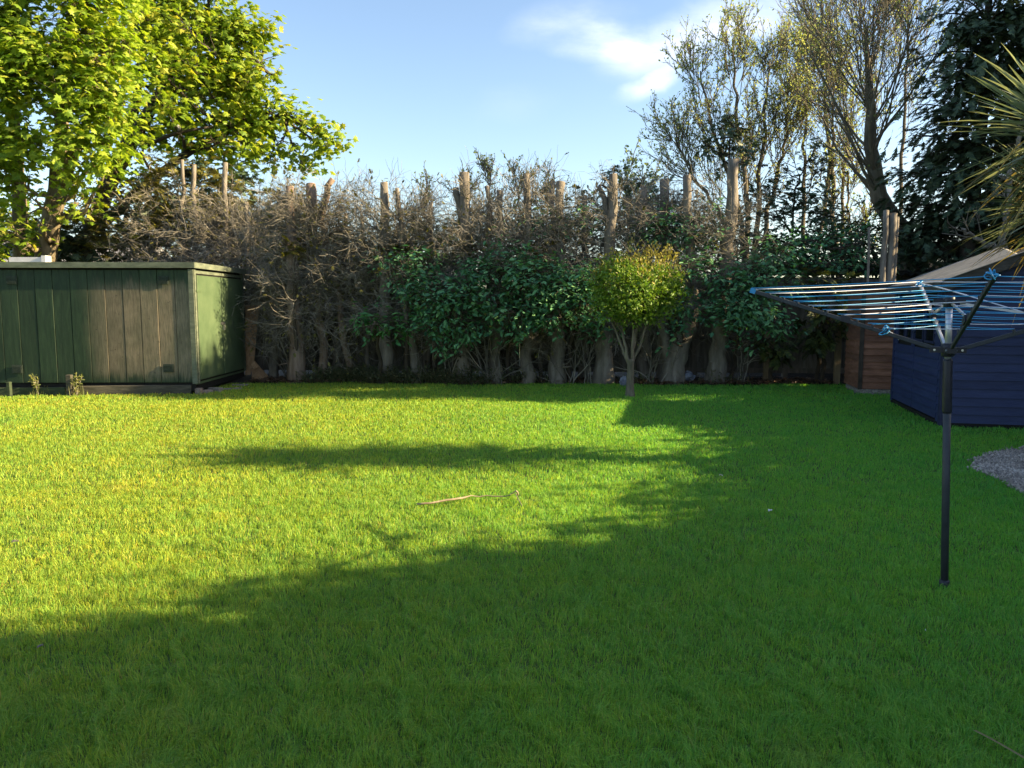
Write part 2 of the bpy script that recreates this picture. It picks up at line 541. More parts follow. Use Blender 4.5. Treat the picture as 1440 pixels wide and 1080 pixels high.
SHED_A = G(277, 554)                                   # near right corner of the green shed
SHED_B = G(352, 531)
sdx = nz((SHED_B - SHED_A)[:2])                       # along its door side, away from us
sfx = np.array([-sdx[1], sdx[0]])                     # along its long front, to the left
SHED_POLY = np.array([SHED_A[:2], SHED_A[:2] + sdx * 2.75, SHED_A[:2] + sdx * 2.75 + sfx * 6, SHED_A[:2] + sfx * 6])
K = G(1322, 600)[:2]; KL = G(1253, 566)[:2]           # blue shed: near corner, far end of its door wall
bv = nz(KL - K); bu = np.array([bv[1], -bv[0]])
BLUE_POLY = np.array([K, K + bv * 2.45, K + bv * 2.45 + bu * 2.9, K + bu * 2.9])


def bed_edge(X):
    return 14.75 + .12 * np.sin(X * 1.3) + .07 * np.sin(X * 3.7 + 1) - .03 * X


M['ground'] = rough_mat('ground', [(.3, (.03, .045, .012)), (.7, (.06, .08, .02))], 3, bump=.4)
M['thatch'] = rough_mat('thatch', [(.25, (.04, .075, .015)), (.5, (.065, .11, .02)), (.8, (.12, .14, .035))], 14, bump=.6, bdist=.02)
M['soil'] = rough_mat('soil', [(.25, (.012, .009, .007)), (.55, (.035, .026, .019)), (.85, (.075, .055, .04))], 9, bump=.8, bscale=25, bdist=.03)
b = MB().box((-1500, -1500, -.4), (1500, 1500, -.012)); tag(b.build('ground', M['ground']), kind='structure')
b = MB(); b.add([[-22, -4, -.008], [22, -4, -.008], [22, 19, -.008], [-22, 19, -.008]], [[0, 1, 2, 3]]); tag(b.build('lawn', M['thatch']), kind='structure')
xs = np.linspace(-7, 8, 70)
V = np.vstack([np.stack([xs, bed_edge(xs), np.full(70, -.003)], 1), np.stack([xs, np.full(70, 15.6), .05 + .03 * np.sin(xs * 4)], 1), np.stack([xs, np.full(70, 19.0), np.full(70, .04)], 1)])
b = MB(); b.add(V, [[r * 70 + i, r * 70 + i + 1, (r + 1) * 70 + i + 1, (r + 1) * 70 + i] for r in range(2) for i in range(69)])
tag(b.build('soil_bed', M['soil'], smooth=True), kind='structure')


def grass_field():
    bands = [(1.7, 3.0, 25000, .036, .0024), (3.0, 4.5, 14000, .035, .0030), (4.5, 6.5, 7500, .035, .0041), (6.5, 9.0, 3800, .036, .0058), (9.0, 12.0, 2300, .036, .008), (12.0, 15.2, 1600, .036, .0105)]
    VV, FQ, FT, off = [], [], [], 0
    r = np.random.default_rng(11)
    for y0, y1, den, hh, ww in bands:
        xm = .70 * y1 + 4.2
        n = int(den * (y1 - y0) * 2 * xm)
        X = r.uniform(-xm, xm, n); Y = r.uniform(y0, y1, n)
        side = np.abs(X) > .70 * Y + .7
        k = (np.abs(X) < .70 * Y + 4.2) & (~side | (r.uniform(size=n) < .4)) & ~inside(GRAVEL + 0, X, Y) & ~inside(SHED_POLY, X, Y) & ~inside(BLUE_POLY, X, Y) & (Y < bed_edge(X) + r.normal(size=n) * .07)
        X, Y, side = X[k], Y[k], side[k]; n = len(X)
        P2 = np.stack([X, Y, np.zeros(n)], 1)
        g1 = gapf(P2, 3.1, 1.0); g2 = gapf(P2, 9.5, 2.0); g3 = gapf(P2, 24., 4.0)
        h = hh * (1 + .22 * g1 + .35 * g2 + .3 * g3) * r.uniform(.55, 1.35, n)
        sel = r.uniform(size=n) < .012
        h[sel] *= 1.7
        th = r.uniform(0, 2 * math.pi, n)
        la = 2.2 * g2 * math.pi + .8 * g1 + r.normal(size=n) * .9
        ll = h * np.abs(r.normal(size=n) * .45 + .8 + .3 * g3)
        lean = np.stack([np.cos(la) * ll, np.sin(la) * ll, np.zeros(n)], 1)
        sd = np.stack([np.cos(th), np.sin(th), np.zeros(n)], 1) * (ww * np.where(side, 1.7, 1.0) * r.uniform(.6, 1.3, n) / 2)[:, None]
        z = np.array([0, 0, 1.0])
        base = P2 - z * .01
        mid = P2 + z * (h * .55)[:, None] + lean * .3
        tip = P2 + z * (h * (1 - .35 * np.minimum(ll / h, 1)))[:, None] + lean
        v = np.stack([base - sd, base + sd, mid + sd * .8, mid - sd * .8, tip], 1).reshape(-1, 3)
        i = np.arange(n)[:, None] * 5 + off
        FQ.append(i + np.array([[0, 1, 2, 3]])); FT.append(i + np.array([[3, 2, 4]]))
        VV.append(v); off += len(v)
    b = MB(); b.V = VV; b.Fs = FQ + FT; b.n = off
    return b


m, nt2, out = newmat('grass_blades')
wp = coords(nt2, kind='World')
big = noise(nt2, wp, .55, 3, .55); mid_ = noise(nt2, wp, 3.2, 4, .65)
r1 = ramp(nt2, [(0, (.10, .30, .055)), (.5, (.175, .395, .065)), (.85, (.255, .45, .07)), (.965, (.30, .44, .08)), (.975, (.27, .33, .10)), (1, (.30, .34, .13))]); nt2.links.new(island(nt2), r1.inputs[0])
r2 = ramp(nt2, [(.3, (.75, .9, .9)), (.5, (1.1, 1.02, .9)), (.72, (1.6, 1.15, .8))]); nt2.links.new(math_(nt2, 'MULTIPLY_ADD', mid_, .45, math_(nt2, 'MULTIPLY', big, .6)), r2.inputs[0])
gc = mixc(nt2, 1.0, r1.outputs[0], r2.outputs[0], 'MULTIPLY')
dry = noise(nt2, wp, 1.35, 5, .65, .5)
gc = mixc(nt2, math_(nt2, 'MULTIPLY', sstep(nt2, dry, .60, .74), .45), gc, (.30, .31, .10))
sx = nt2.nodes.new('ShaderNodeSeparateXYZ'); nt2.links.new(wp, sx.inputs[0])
lawn_hue = sstep(nt2, math_(nt2, 'ADD', sx.outputs[0], math_(nt2, 'MULTIPLY_ADD', big, 5.0, -2.5)), -4.0, 4.5)  # drier left, greener right; sun and shade hue also put into the colour
gc = mixc(nt2, 1.0, gc, mixc(nt2, lawn_hue, (1.24, .94, .85), (.68, 1.02, 1.1)), 'MULTIPLY')
moss = noise(nt2, wp, 1.9, 4, .6, .3)
gc = mixc(nt2, math_(nt2, 'MULTIPLY', sstep(nt2, moss, .34, .22), .5), gc, (.06, .22, .05))
p = nd(nt2, 'ShaderNodeBsdfPrincipled'); p.inputs['Roughness'].default_value = .55; p.inputs['Specular IOR Level'].default_value = .25
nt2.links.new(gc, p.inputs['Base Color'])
t = nt2.nodes.new('ShaderNodeBsdfTranslucent'); nt2.links.new(mixc(nt2, 1.0, gc, (1.5, 1.25, .5), 'MULTIPLY'), t.inputs['Color'])
mx = nt2.nodes.new('ShaderNodeMixShader'); mx.inputs[0].default_value = .42; nt2.links.new(p.outputs[0], mx.inputs[1]); nt2.links.new(t.outputs[0], mx.inputs[2]); nt2.links.new(mx.outputs[0], out.inputs[0])
M['grass'] = m
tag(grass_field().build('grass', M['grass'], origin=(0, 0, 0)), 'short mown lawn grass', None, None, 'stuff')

# gravel patch
M['gravel_base'] = rough_mat('gravel_base', [(.3, (.05, .045, .04)), (.7, (.16, .14, .13))], 30, bump=.8, bscale=60)
M['pebble'] = rough_mat('pebble', [(.2, (.15, .125, .105)), (.5, (.28, .24, .21)), (.8, (.44, .39, .35))], 1.5, bump=0, isl=.5)
b = MB(); b.add(np.c_[GRAVEL, np.full(len(GRAVEL), -.002)], [list(range(len(GRAVEL)))]); tag(b.build('gravel_path', M['gravel_base']), kind='structure')
rg = np.random.default_rng(5)
X = rg.uniform(GRAVEL[:, 0].min() - .05, 6.3, 60000); Y = rg.uniform(GRAVEL[:, 1].min(), GRAVEL[:, 1].max(), 60000)
k = inside(GRAVEL + rg.normal(size=2) * 0, X + rg.normal(size=60000) * .03, Y + rg.normal(size=60000) * .05); X, Y = X[k], Y[k]
n = len(X)
octv = np.array([[1, 0, 0], [-1, 0, 0], [0, 1, 0], [0, -1, 0], [0, 0, 1], [0, 0, -1]], float)
octf = np.array([[0, 2, 4], [2, 1, 4], [1, 3, 4], [3, 0, 4], [2, 0, 5], [1, 2, 5], [3, 1, 5], [0, 3, 5]])
sz = rg.uniform(.008, .022, (n, 1, 1)) * rg.uniform(.6, 1.3, (n, 1, 3))
a = rg.uniform(0, 6.28, n); ca, sa = np.cos(a), np.sin(a)
o3 = octv[None] * sz + rg.normal(size=(n, 6, 3)) * .003
ox = o3[..., 0] * ca[:, None] - o3[..., 1] * sa[:, None]; oy = o3[..., 0] * sa[:, None] + o3[..., 1] * ca[:, None]
V = np.stack([ox + X[:, None], oy + Y[:, None], np.abs(o3[..., 2]) * np.sign(octv[None, :, 2] + .01) + .012 + rg.uniform(0, .012, (n, 1))], -1).reshape(-1, 3)
b = MB(); b.add(V, (octf[None] + (np.arange(n) * 6)[:, None, None]).reshape(-1, 3)); tag(b.build('gravel', M['pebble']), 'pale grey gravel stones', None, None, 'stuff')


# ------------------------------------------------------------------ green shed
def shed_mat(name, blotchy):
    m, nt, out = newmat(name)
    v = coords(nt); vs = coords(nt, (5, 5, .6))
    n1 = noise(nt, vs, 3.0, 6, .7, .6); n2 = noise(nt, v, 2.2, 5, .6); n3 = noise(nt, coords(nt, (9, 9, .9)), 6, 5, .7)
    if blotchy:
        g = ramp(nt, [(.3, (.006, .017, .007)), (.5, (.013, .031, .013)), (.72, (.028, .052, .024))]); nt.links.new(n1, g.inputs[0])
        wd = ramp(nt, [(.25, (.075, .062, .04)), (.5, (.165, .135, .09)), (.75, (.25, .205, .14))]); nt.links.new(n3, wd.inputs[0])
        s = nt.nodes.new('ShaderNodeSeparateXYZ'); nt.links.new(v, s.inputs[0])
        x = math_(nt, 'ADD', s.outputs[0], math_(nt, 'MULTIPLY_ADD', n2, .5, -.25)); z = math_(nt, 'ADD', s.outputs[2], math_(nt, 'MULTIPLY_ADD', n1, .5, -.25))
        mk = math_(nt, 'MULTIPLY', sstep(nt, x, -1.95, -1.35), math_(nt, 'MULTIPLY', sstep(nt, z, 2.0, 1.72), sstep(nt, z, .2, .42)))  # brown patch with soft edges towards the right end of the front
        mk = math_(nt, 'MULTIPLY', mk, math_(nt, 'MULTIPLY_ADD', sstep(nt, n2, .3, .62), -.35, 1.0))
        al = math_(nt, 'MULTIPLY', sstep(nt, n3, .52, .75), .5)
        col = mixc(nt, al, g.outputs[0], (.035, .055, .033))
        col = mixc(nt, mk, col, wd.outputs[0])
        dk = noise(nt, v, 11, 4, .7)
        col = mixc(nt, math_(nt, 'MULTIPLY', sstep(nt, dk, .63, .72), .75), col, (.02, .02, .014))
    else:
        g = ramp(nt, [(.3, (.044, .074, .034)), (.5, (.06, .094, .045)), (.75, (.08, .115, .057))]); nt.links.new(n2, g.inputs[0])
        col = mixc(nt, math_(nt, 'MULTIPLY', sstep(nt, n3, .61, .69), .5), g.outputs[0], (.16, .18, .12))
    hv = nt.nodes.new('ShaderNodeHueSaturation'); nt.links.new(col, hv.inputs['Color']); nt.links.new(math_(nt, 'MULTIPLY_ADD', island(nt), .24, .88), hv.inputs['Value'])
    p = nd(nt, 'ShaderNodeBsdfPrincipled'); p.inputs['Roughness'].default_value = .62; p.inputs['Specular IOR Level'].default_value = .35
    nt.links.new(hv.outputs[0], p.inputs['Base Color'])
    bp = nt.nodes.new('ShaderNodeBump'); bp.inputs['Strength'].default_value = .35; bp.inputs['Distance'].default_value = .006; nt.links.new(n3, bp.inputs['Height']); nt.links.new(bp.outputs[0], p.inputs['Normal'])
    nt.links.new(p.outputs[0], out.inputs[0])
    return m


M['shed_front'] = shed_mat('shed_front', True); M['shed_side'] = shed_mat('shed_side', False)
M['shed_trim'] = rough_mat('shed_trim', [(.3, (.07, .085, .06)), (.6, (.13, .15, .105)), (.85, (.22, .23, .18))], 5, (1, 1, 3), .7, .3)
M['black_gap'] = rough_mat('black_gap', [(.3, (.006, .006, .005)), (.7, (.015, .014, .012))], 5)
M['felt'] = rough_mat('felt', [(.3, (.10, .105, .09)), (.7, (.2, .2, .18))], 5, bump=.4)
M['steel'] = rough_mat('steel', [(.3, (.25, .25, .24)), (.7, (.45, .45, .44))], 20, rough=.4, bump=.1, metal=.8)


def rect_map(A, dx, dn):
    """local (along, out, up) -> world"""
    def f(V):
        V = np.asarray(V, float)
        return np.c_[A[0] + V[:, 0] * dx[0] + V[:, 1] * dn[0], A[1] + V[:, 0] * dx[1] + V[:, 1] * dn[1], V[:, 2]]
    return f


SX = sfx * -1                                           # to the right along the front
SN = -sdx                                               # out of the front face, towards us
FM = rect_map(SHED_A, SX, SN)                           # x <= 0 along the front
SM = rect_map(SHED_A, sdx, SX)                          # x >= 0 along the door side, out to the right
HS = 2.22
LW, LD = 5.4, 2.62
shed = thing('shed', 'long green timber shed with worn brown patch and two doors on its sunlit end', 'shed', [*SHED_A[:2], 0])
r = np.random.default_rng(3)
b = MB(); x = -.012
while x > -LW:
    wv_ = .292
    b.box((x - wv_ + .007, -.02, .2), (x, r.uniform(.0, .006), HS - .1), FM); x -= wv_
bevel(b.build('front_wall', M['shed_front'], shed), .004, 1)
b = MB().box((-LW + .03, -LD + .03, .17), (-.03, -.022, HS - .06), FM); b.build('inner_wall', M['black_gap'], shed)
b = MB().box((.02, -.02, .16), (LD - .02, .004, HS - .1), SM); b.build('side_wall', M['shed_side'], shed)
MB().box((.1, .0045, .2), (LD - .08, .0055, HS - .155), SM).build('door_gap', M['black_gap'], shed)
for x0, x1 in ((.125, 1.285), (1.33, LD - .115)):
    d = MB().box((x0, .006, .235), (x1, .034, HS - .185), SM).build('door', M['shed_side'], shed); bevel(d, .004, 1)
    for z in (.5, 1.75):
        hx = x0 if x0 < 1 else x1
        s_ = 1 if x0 < 1 else -1
        MB().box((min(hx - .06 * s_, hx + .18 * s_), .036, z), (max(hx - .06 * s_, hx + .18 * s_), .043, z + .035), SM).build('hinge', M['shed_side'], d)
    if x0 < 1:
        hb = MB().box((1.2, .036, 1.16), (1.40, .046, 1.21), SM); hb.box((1.285, .047, 1.06), (1.335, .075, 1.15), SM); hb.build('hasp', M['steel'], d)
b = MB().box((-.055, .008, .18), (.03, .03, HS - .09), FM); b.build('corner_post', M['shed_trim'], shed)
b = MB().box((.032, .006, .18), (.1, .028, HS - .09), SM); b.box((.101, .006, HS - .155), (LD - .081, .026, HS - .105), SM); b.box((LD - .08, .006, .18), (LD, .028, HS - .09), SM); b.build('door_frame', M['shed_trim'], shed)
rf = MB().box((-LW - .05, -LD - .05, HS - .045), (.055, .055, HS + .012), FM).build('roof', M['felt'], shed)
b = MB().box((-LW - .06, .057, HS - .07), (.075, .08, HS + .025), FM); b.build('fascia', M['shed_trim'], rf)
b = MB().box((-.056, .058, HS - .07), (LD + .06, .08, HS + .025), SM); b.build('fascia', M['shed_trim'], rf)
b = MB().box((-LW, -.12, .05), (-.02, -.02, .19), FM); b.box((.05, -.14, .05), (LD, -.02, .15), SM); b.build('skid', M['black_gap'], shed)
M['vent'] = rough_mat('vent', [(.3, (.02, .03, .022)), (.7, (.045, .06, .045))], 20, bump=.1)
for px, py in ((18, 394), (228, 394), (26, 519), (236, 518)):
    q = W(px, py, 13.1); xx = (np.array(q[:2]) - SHED_A[:2]) @ SX; t_ = (-.0); zz = q[2]
    v_ = MB().box((xx - .09, .012, zz - .07), (xx + .09, .02, zz + .07), FM)
    for i in range(5):
        v_.box((xx - .075, .021, zz - .055 + i * .024), (xx + .075, .032, zz - .043 + i * .024), FM)
    v_.build('vent', M['vent'], shed)
M['white_paint'] = rough_mat('white_paint', [(.3, (.5, .5, .48)), (.7, (.7, .7, .68))], 6, bump=.1)
q0, q1 = W(17, 366, 15.6), W(68, 362, 15.6)
b = MB().box((q0[0], 15.5, 2.1), (q1[0], 15.62, q1[2])); b.box((q1[0] - .06, 15.46, 2.1), (q1[0] + .02, 15.66, q1[2] + .03))
tag(b.build('board', M['white_paint']), 'grey white board standing up behind the green shed roof below the sycamore', 'board')

# timbers in front of the shed
M['sleeper'] = rough_mat('sleeper', [(.3, (.03, .03, .022)), (.55, (.075, .07, .052)), (.8, (.14, .125, .095))], 5, (.5, 4, 4), .9, .6, 18)
M['sleeper_green'] = rough_mat('sleeper_green', [(.3, (.02, .032, .018)), (.7, (.05, .068, .035))], 5, (.5, 4, 4), .9, .5, 18)


def plank(pa, pb, th, h, m, name, label, cat, z=-.01, group=None, parent=None):
    d = nz((pb - pa)[:2]); nn = np.array([d[1], -d[0]])
    L = np.linalg.norm((pb - pa)[:2])
    f = rect_map(pa, d, nn)
    o = MB().box((0, -th, z), (L, 0, h), f).build(name, m, parent)
    bevel(o, .008, 2)
    return tag(o, label, cat, group) if label else o


plank(G(112, 556), G(269, 554), .08, .155, M['sleeper'], 'timber_edging', 'weathered brown timber plank lying along the foot of the green shed', 'plank')
plank(G(-120, 558), G(92, 556.5), .06, .14, M['sleeper_green'], 'timber_edging', 'mossy green timber plank edging the lawn behind the leafy sapling', 'plank')
q = G(98, 557); o = MB().box((q[0] - .045, q[1] - .02, -.05), (q[0] + .045, q[1] + .06, .36)).build('stake', M['sleeper']); bevel(o, .01)
tag(o, 'short square grey stake in front of the green shed beside the plank ends', 'stake')
q = G(13, 558); o = MB().box((q[0] - .03, q[1] - .02, -.05), (q[0] + .03, q[1] + .05, .25)).build('stake', M['sleeper_green']); bevel(o, .01)
tag(o, 'short mossy stake at the shed front far from the worn brown patch', 'stake')


def sapling(px, py, h, label, seed):
    r = np.random.default_rng(seed)
    q = G(px, py); t = thing('sapling', label, 'sapling', q, 'saplings by the shed')
    s = np.repeat(q[None], 4, 0) + r.normal(size=(4, 3)) * [.02, .02, 0]
    P = curves(s, r.normal(size=(4, 3)) * .28 + [0, 0, 1], r.uniform(.7, 1.05, 4) * h, 7, .12, .02, r)
    MB().tubes(P, taper(4, 7, .007, .003), 4).build('stem', M['twig'], t)
    p, tg, _ = along(P, 22, .25, 1, r)
    b = MB(); b.leaves(leaf_oval(.4), p, unit(len(p), r) + [0, 0, .3] + tg * .6, unit(len(p), r) * .6 + [0, -.4, .8], r.uniform(.04, .085, len(p)))
    g = curves(np.repeat(q[None], 40, 0) + r.normal(size=(40, 3)) * [.06, .05, 0], unit(40, r) * .5 + [0, 0, 1], r.uniform(.08, .2, 40), 5, .1, -.05, r)
    b.ribbons(g, taper(40, 5, .004, .001), .2)
    b.build('foliage', M['weed_lit'], t)


M['weed_lit'] = leaf_mat('weed_lit', [(0, (.08, .1, .03)), (.5, (.16, .19, .05)), (1, (.3, .28, .1))], transl=.3)  # brighter copy of weed, sunlight put into the leaf colour
sapling(53, 557, .36, 'small leafy sapling in front of the mossy green plank', 1)
sapling(109, 557, .38, 'spiky pale sapling just beside the square grey stake', 2)

# OSB offcuts and bricks at the shed's end
m, nt, out = newmat('chipboard')
v = coords(nt); vo = nt.nodes.new('ShaderNodeTexVoronoi'); vo.inputs['Scale'].default_value = 26; nt.links.new(coords(nt, (1, 1, .45)), vo.inputs['Vector'])
r_ = ramp(nt, [(0, (.22, .115, .055)), (.5, (.38, .22, .11)), (1, (.52, .33, .18))]); nt.links.new(math_(nt, 'ADD', math_(nt, 'MULTIPLY', vo.outputs['Color'], .55), math_(nt, 'MULTIPLY', noise(nt, v, 4), .45)), r_.inputs[0])
p = nd(nt, 'ShaderNodeBsdfPrincipled'); p.inputs['Roughness'].default_value = .8; nt.links.new(r_.outputs[0], p.inputs['Base Color']); nt.links.new(p.outputs[0], out.inputs[0]); M['chipboard'] = m
pts = [W(345, 429, 16.3), W(364, 429, 16.25), W(357, 512, 15.95), W(352, 527, 15.9), W(345, 527, 15.9)]
tag(MB().prism(pts, (.0, .016, .004)).build('chipboard_sheet', M['chipboard']), 'tall tapering chipboard offcut leaning against the back of the green shed', 'board')
pts = [W(354, 520, 15.8), W(362, 513, 15.85), W(377, 529, 15.7), W(364, 539, 15.2), W(354, 535, 15.4)]
tag(MB().prism(pts, (.0, .016, .006)).build('chipboard_sheet', M['chipboard']), 'low broken chipboard piece lying at the foot of the tall offcut', 'board')
pts = [W(353, 512, 15.7), W(358, 508, 15.75), W(364, 515, 15.7), W(357, 520, 15.65)]
tag(MB().prism(pts, (.0, .018, .006)).build('chipboard_sheet', M['chipboard']), 'small square chipboard scrap between the two bigger offcuts', 'board')
M['brick_old'] = rough_mat('brick_old', [(.3, (.12, .085, .065)), (.7, (.28, .23, .19))], 12, bump=.6)
M['slab'] = rough_mat('slab', [(.3, (.12, .105, .085)), (.7, (.25, .22, .18))], 8, bump=.5)
for px, py, L, a, h, mm, lab in [(291, 553, .2, .3, .06, 'brick_old', 'reddish brick supporting the near corner of the green shed'), (303, 551, .22, -.2, .075, 'slab', 'pale concrete block under the door end of the green shed'), (325, 548, .36, .5, .03, 'slab', 'flat stone slab sloping onto the lawn below the shed doors'), (338, 543, .3, .2, .035, 'slab', 'thin stone slab farthest along under the shed doors'), (280, 554, .1, .1, .1, 'brick_old', 'small dark brick end peeping out at the shed corner')]:
    q = G(px, py); d = np.array([math.cos(a), math.sin(a)])
    o = MB().box((-L / 2, -.07, -.01), (L / 2, .07, h), rect_map(q, d, np.array([d[1], -d[0]]))).build('stone_block', M[mm]); bevel(o, .008)
    tag(o, lab, 'block')

# ------------------------------------------------------------------ blue shed
M['blue_paint'] = rough_mat('blue_paint', [(.3, (.018, .026, .075)), (.6, (.026, .037, .10)), (.85, (.042, .055, .13))], 2.2, (1, 1, 6), .55, .25, 14, isl=.12)
M['blue_trim'] = rough_mat('blue_trim', [(.3, (.014, .018, .05)), (.7, (.026, .032, .075))], 6, rough=.55, bump=.2)
M['barge'] = rough_mat('barge', [(.3, (.035, .031, .027)), (.7, (.09, .08, .07))], 6, (1, 1, 4), .8, .4)
M['shed_felt'] = rough_mat('shed_felt', [(.25, (.13, .125, .115)), (.5, (.22, .21, .19)), (.8, (.36, .34, .29))], 3.5, rough=.95, bump=.4, bscale=60)
m, nt, out = newmat('dark_glass'); p = nd(nt, 'ShaderNodeBsdfPrincipled'); p.inputs['Base Color'].default_value = (.006, .007, .009, 1); p.inputs['Roughness'].default_value = .12
nt.links.new(noise(nt, coords(nt), 2.), nt.nodes.new('ShaderNodeMath').inputs[0]); nt.links.new(p.outputs[0], out.inputs[0]); M['dark_glass'] = m
UM = rect_map(K, bu, -bv)                               # front wall: x along u, y out towards us
VM = rect_map(K, bv, -bu)                               # door wall: x along v, y out to the left
EZ, RZ = 1.80, 2.36
bs = thing('shed', 'dark navy blue shed with felt roof and double doors beside the gravel', 'shed', [*K, 0])
b = MB()
nb = 16; bh = (EZ - .06) / nb
for i in range(nb):
    z0 = .06 + i * bh
    P_ = np.array([[0.012, .0, z0 - .006], [0.012, .017, z0 - .006], [0.012, .004, z0 + bh - .004], [0.012, .0, z0 + bh - .004]])
    b.prism(UM(P_), [bu[0] * 2.87, bu[1] * 2.87, 0])
for i in range(5):
    z0 = EZ + i * bh; x0 = max(0.012, (z0 + bh - EZ) / (RZ - EZ) * 1.45); x1 = 2.9 - x0
    if x1 - x0 < .1: break
    P_ = np.array([[x0, .0, z0 - .006], [x0, .017, z0 - .006], [x0, .004, z0 + bh - .004], [x0, .0, z0 + bh - .004]])
    b.prism(UM(P_), [bu[0] * (x1 - x0), bu[1] * (x1 - x0), 0])
b.build('front_wall', M['blue_paint'], bs)
b = MB().prism(UM(np.array([[.015, -.01, .02], [2.88, -.01, .02], [2.88, -.01, EZ], [1.45, -.01, RZ - .02], [.015, -.01, EZ]])), [bv[0] * 2.42, bv[1] * 2.42, 0]); b.build('inner_wall', M['black_gap'], bs)


def win_boards(b, x0, x1, z0, z1, hole=None):
    n = int(round((z1 - z0) / bh))
    hh = (z1 - z0) / n
    for i in range(n):
        za = z0 + i * hh
        spans = [(x0, x1)]
        if hole and za + hh > hole[2] and za < hole[3]:
            spans = [(x0, hole[0]), (hole[1], x1)]
        for a0, a1 in spans:
            P_ = np.array([[a0, .0, za - .005], [a0, .017, za - .005], [a0, .004, za + hh - .004], [a0, .0, za + hh - .004]])
            b.prism(VM(P_), [bv[0] * (a1 - a0), bv[1] * (a1 - a0), 0])


# the door wall: two leaves with tall panes
dz = {}
VS = {}


def on_wall(px, py):
    d = ray(px, py); o = np.array([0, 0, H]); n_ = np.array([*(-bu), 0]); t_ = ((np.array([*K, 0]) - o) @ n_) / (d @ n_); q = o + d * t_
    return (q[:2] - K) @ bv, q[2]


seam = on_wall(1286, 500)[0]
far, near = 2.40, .14
for (a0, a1), panes in (((seam + .008, far - .05), [(1266, 1274), (1277, 1284)]), ((near + .04, seam - .008), [(1288, 1300), (1304, 1316)])):
    hx = sorted([on_wall(panes[0][0], 450)[0], on_wall(panes[1][1], 450)[0]])
    hole = (hx[0] - .03, hx[1] + .03, 1.03, 1.62)
    bd = MB(); win_boards(bd, a0, a1, .09, EZ - .1, hole)
    dr = bd.build('door', M['blue_paint'], bs)
    for pa, pb in panes:
        u0, u1 = sorted([on_wall(pa, 450)[0], on_wall(pb, 450)[0]])
        f_ = MB().box((u0 - .028, .0, 1.03), (u0, .02, 1.62), VM).box((u1, .0, 1.03), (u1 + .028, .02, 1.62), VM).box((u0, .0, 1.03), (u1, .02, 1.06), VM).box((u0, .0, 1.59), (u1, .02, 1.62), VM).build('window_frame', M['blue_trim'], dr)
        MB().box((u0, .002, 1.06), (u1, .006, 1.59), VM).build('window_pane', M['dark_glass'], dr)
b = MB(); win_boards(b, .012, near + .03, .06, EZ); b.box((far - .04, .0, .05), (2.44, .02, EZ), VM); b.box((near + .03, 0, EZ - .1), (far - .04, .02, EZ), VM); b.build('side_wall', M['blue_paint'], bs)
b = MB().box((-.02, -.02, .02), (.03, .03, EZ), VM); b.build('corner_post', M['blue_trim'], bs)
b = MB().box((.0, -.05, -.02), (2.9, .012, .06), UM).box((.0, -.05, -.02), (2.44, .012, .06), VM); b.build('base_rail', M['black_gap'], bs)


def up(u, v, dzz=0.0):
    """point on the left roof slope"""
    z = EZ + (RZ - EZ) * u / 1.45 + .02
    q = K + bu * u + bv * v
    return [q[0], q[1], z + dzz]


rf = MB().prism([up(-.1, -.1), up(.72, -.1), up(1.42, 2.52), up(-.1, 2.52)], (0, 0, .035))
rf.prism([up(.72, -.1), [*(K + bu * 3.0 - bv * .02), 1.9], [*(K + bu * 3.0 + bv * 2.5), 1.8], up(1.42, 2.52)], (0, 0, .035))
rf = rf.build('roof', M['shed_felt'], bs)
b = MB()
for a0, a1, zs in ((-.1, 1.45, 1), (1.45, 3.0, -1)):
    za = up(a0, 0)[2] if zs > 0 else up(1.45, 0)[2]; zb = up(1.45, 0)[2] if zs > 0 else up(-.1, 0)[2]
    qa = K + bu * a0 - bv * .103; qb = K + bu * a1 - bv * .103
    b.prism([[*qa, za - .09], [*qb, zb - .09], [*qb, zb + .045], [*qa, za + .045]], [-bv[0] * .022, -bv[1] * .022, 0])
b.build('barge_board', M['barge'], rf)
b = MB()
for a0, a1, zs in ((-.1, 1.45, 1), (1.45, 3.0, -1)):
    za = up(a0, 0)[2] if zs > 0 else up(1.45, 0)[2]; zb = up(1.45, 0)[2] if zs > 0 else up(-.1, 0)[2]
    qa = K + bu * a0 - bv * .08; qb = K + bu * a1 - bv * .08
    b.prism([[*qa, za + .047], [*qb, zb + .047], [*qb, zb + .056], [*qa, za + .056]], [-bv[0] * .06, -bv[1] * .06, 0])
b.build('felt_edge', M['shed_felt'], rf)
b = MB(); q0 = up(-.1, -.1); q1 = up(-.1, 2.52)
b.prism([[q0[0], q0[1], q0[2] - .07], [q1[0], q1[1], q1[2] - .07], [q1[0], q1[1], q1[2] + .036], [q0[0], q0[1], q0[2] + .036]], [-bu[0] * .018, -bu[1] * .018, 0]); b.build('fascia', M['barge'], rf)

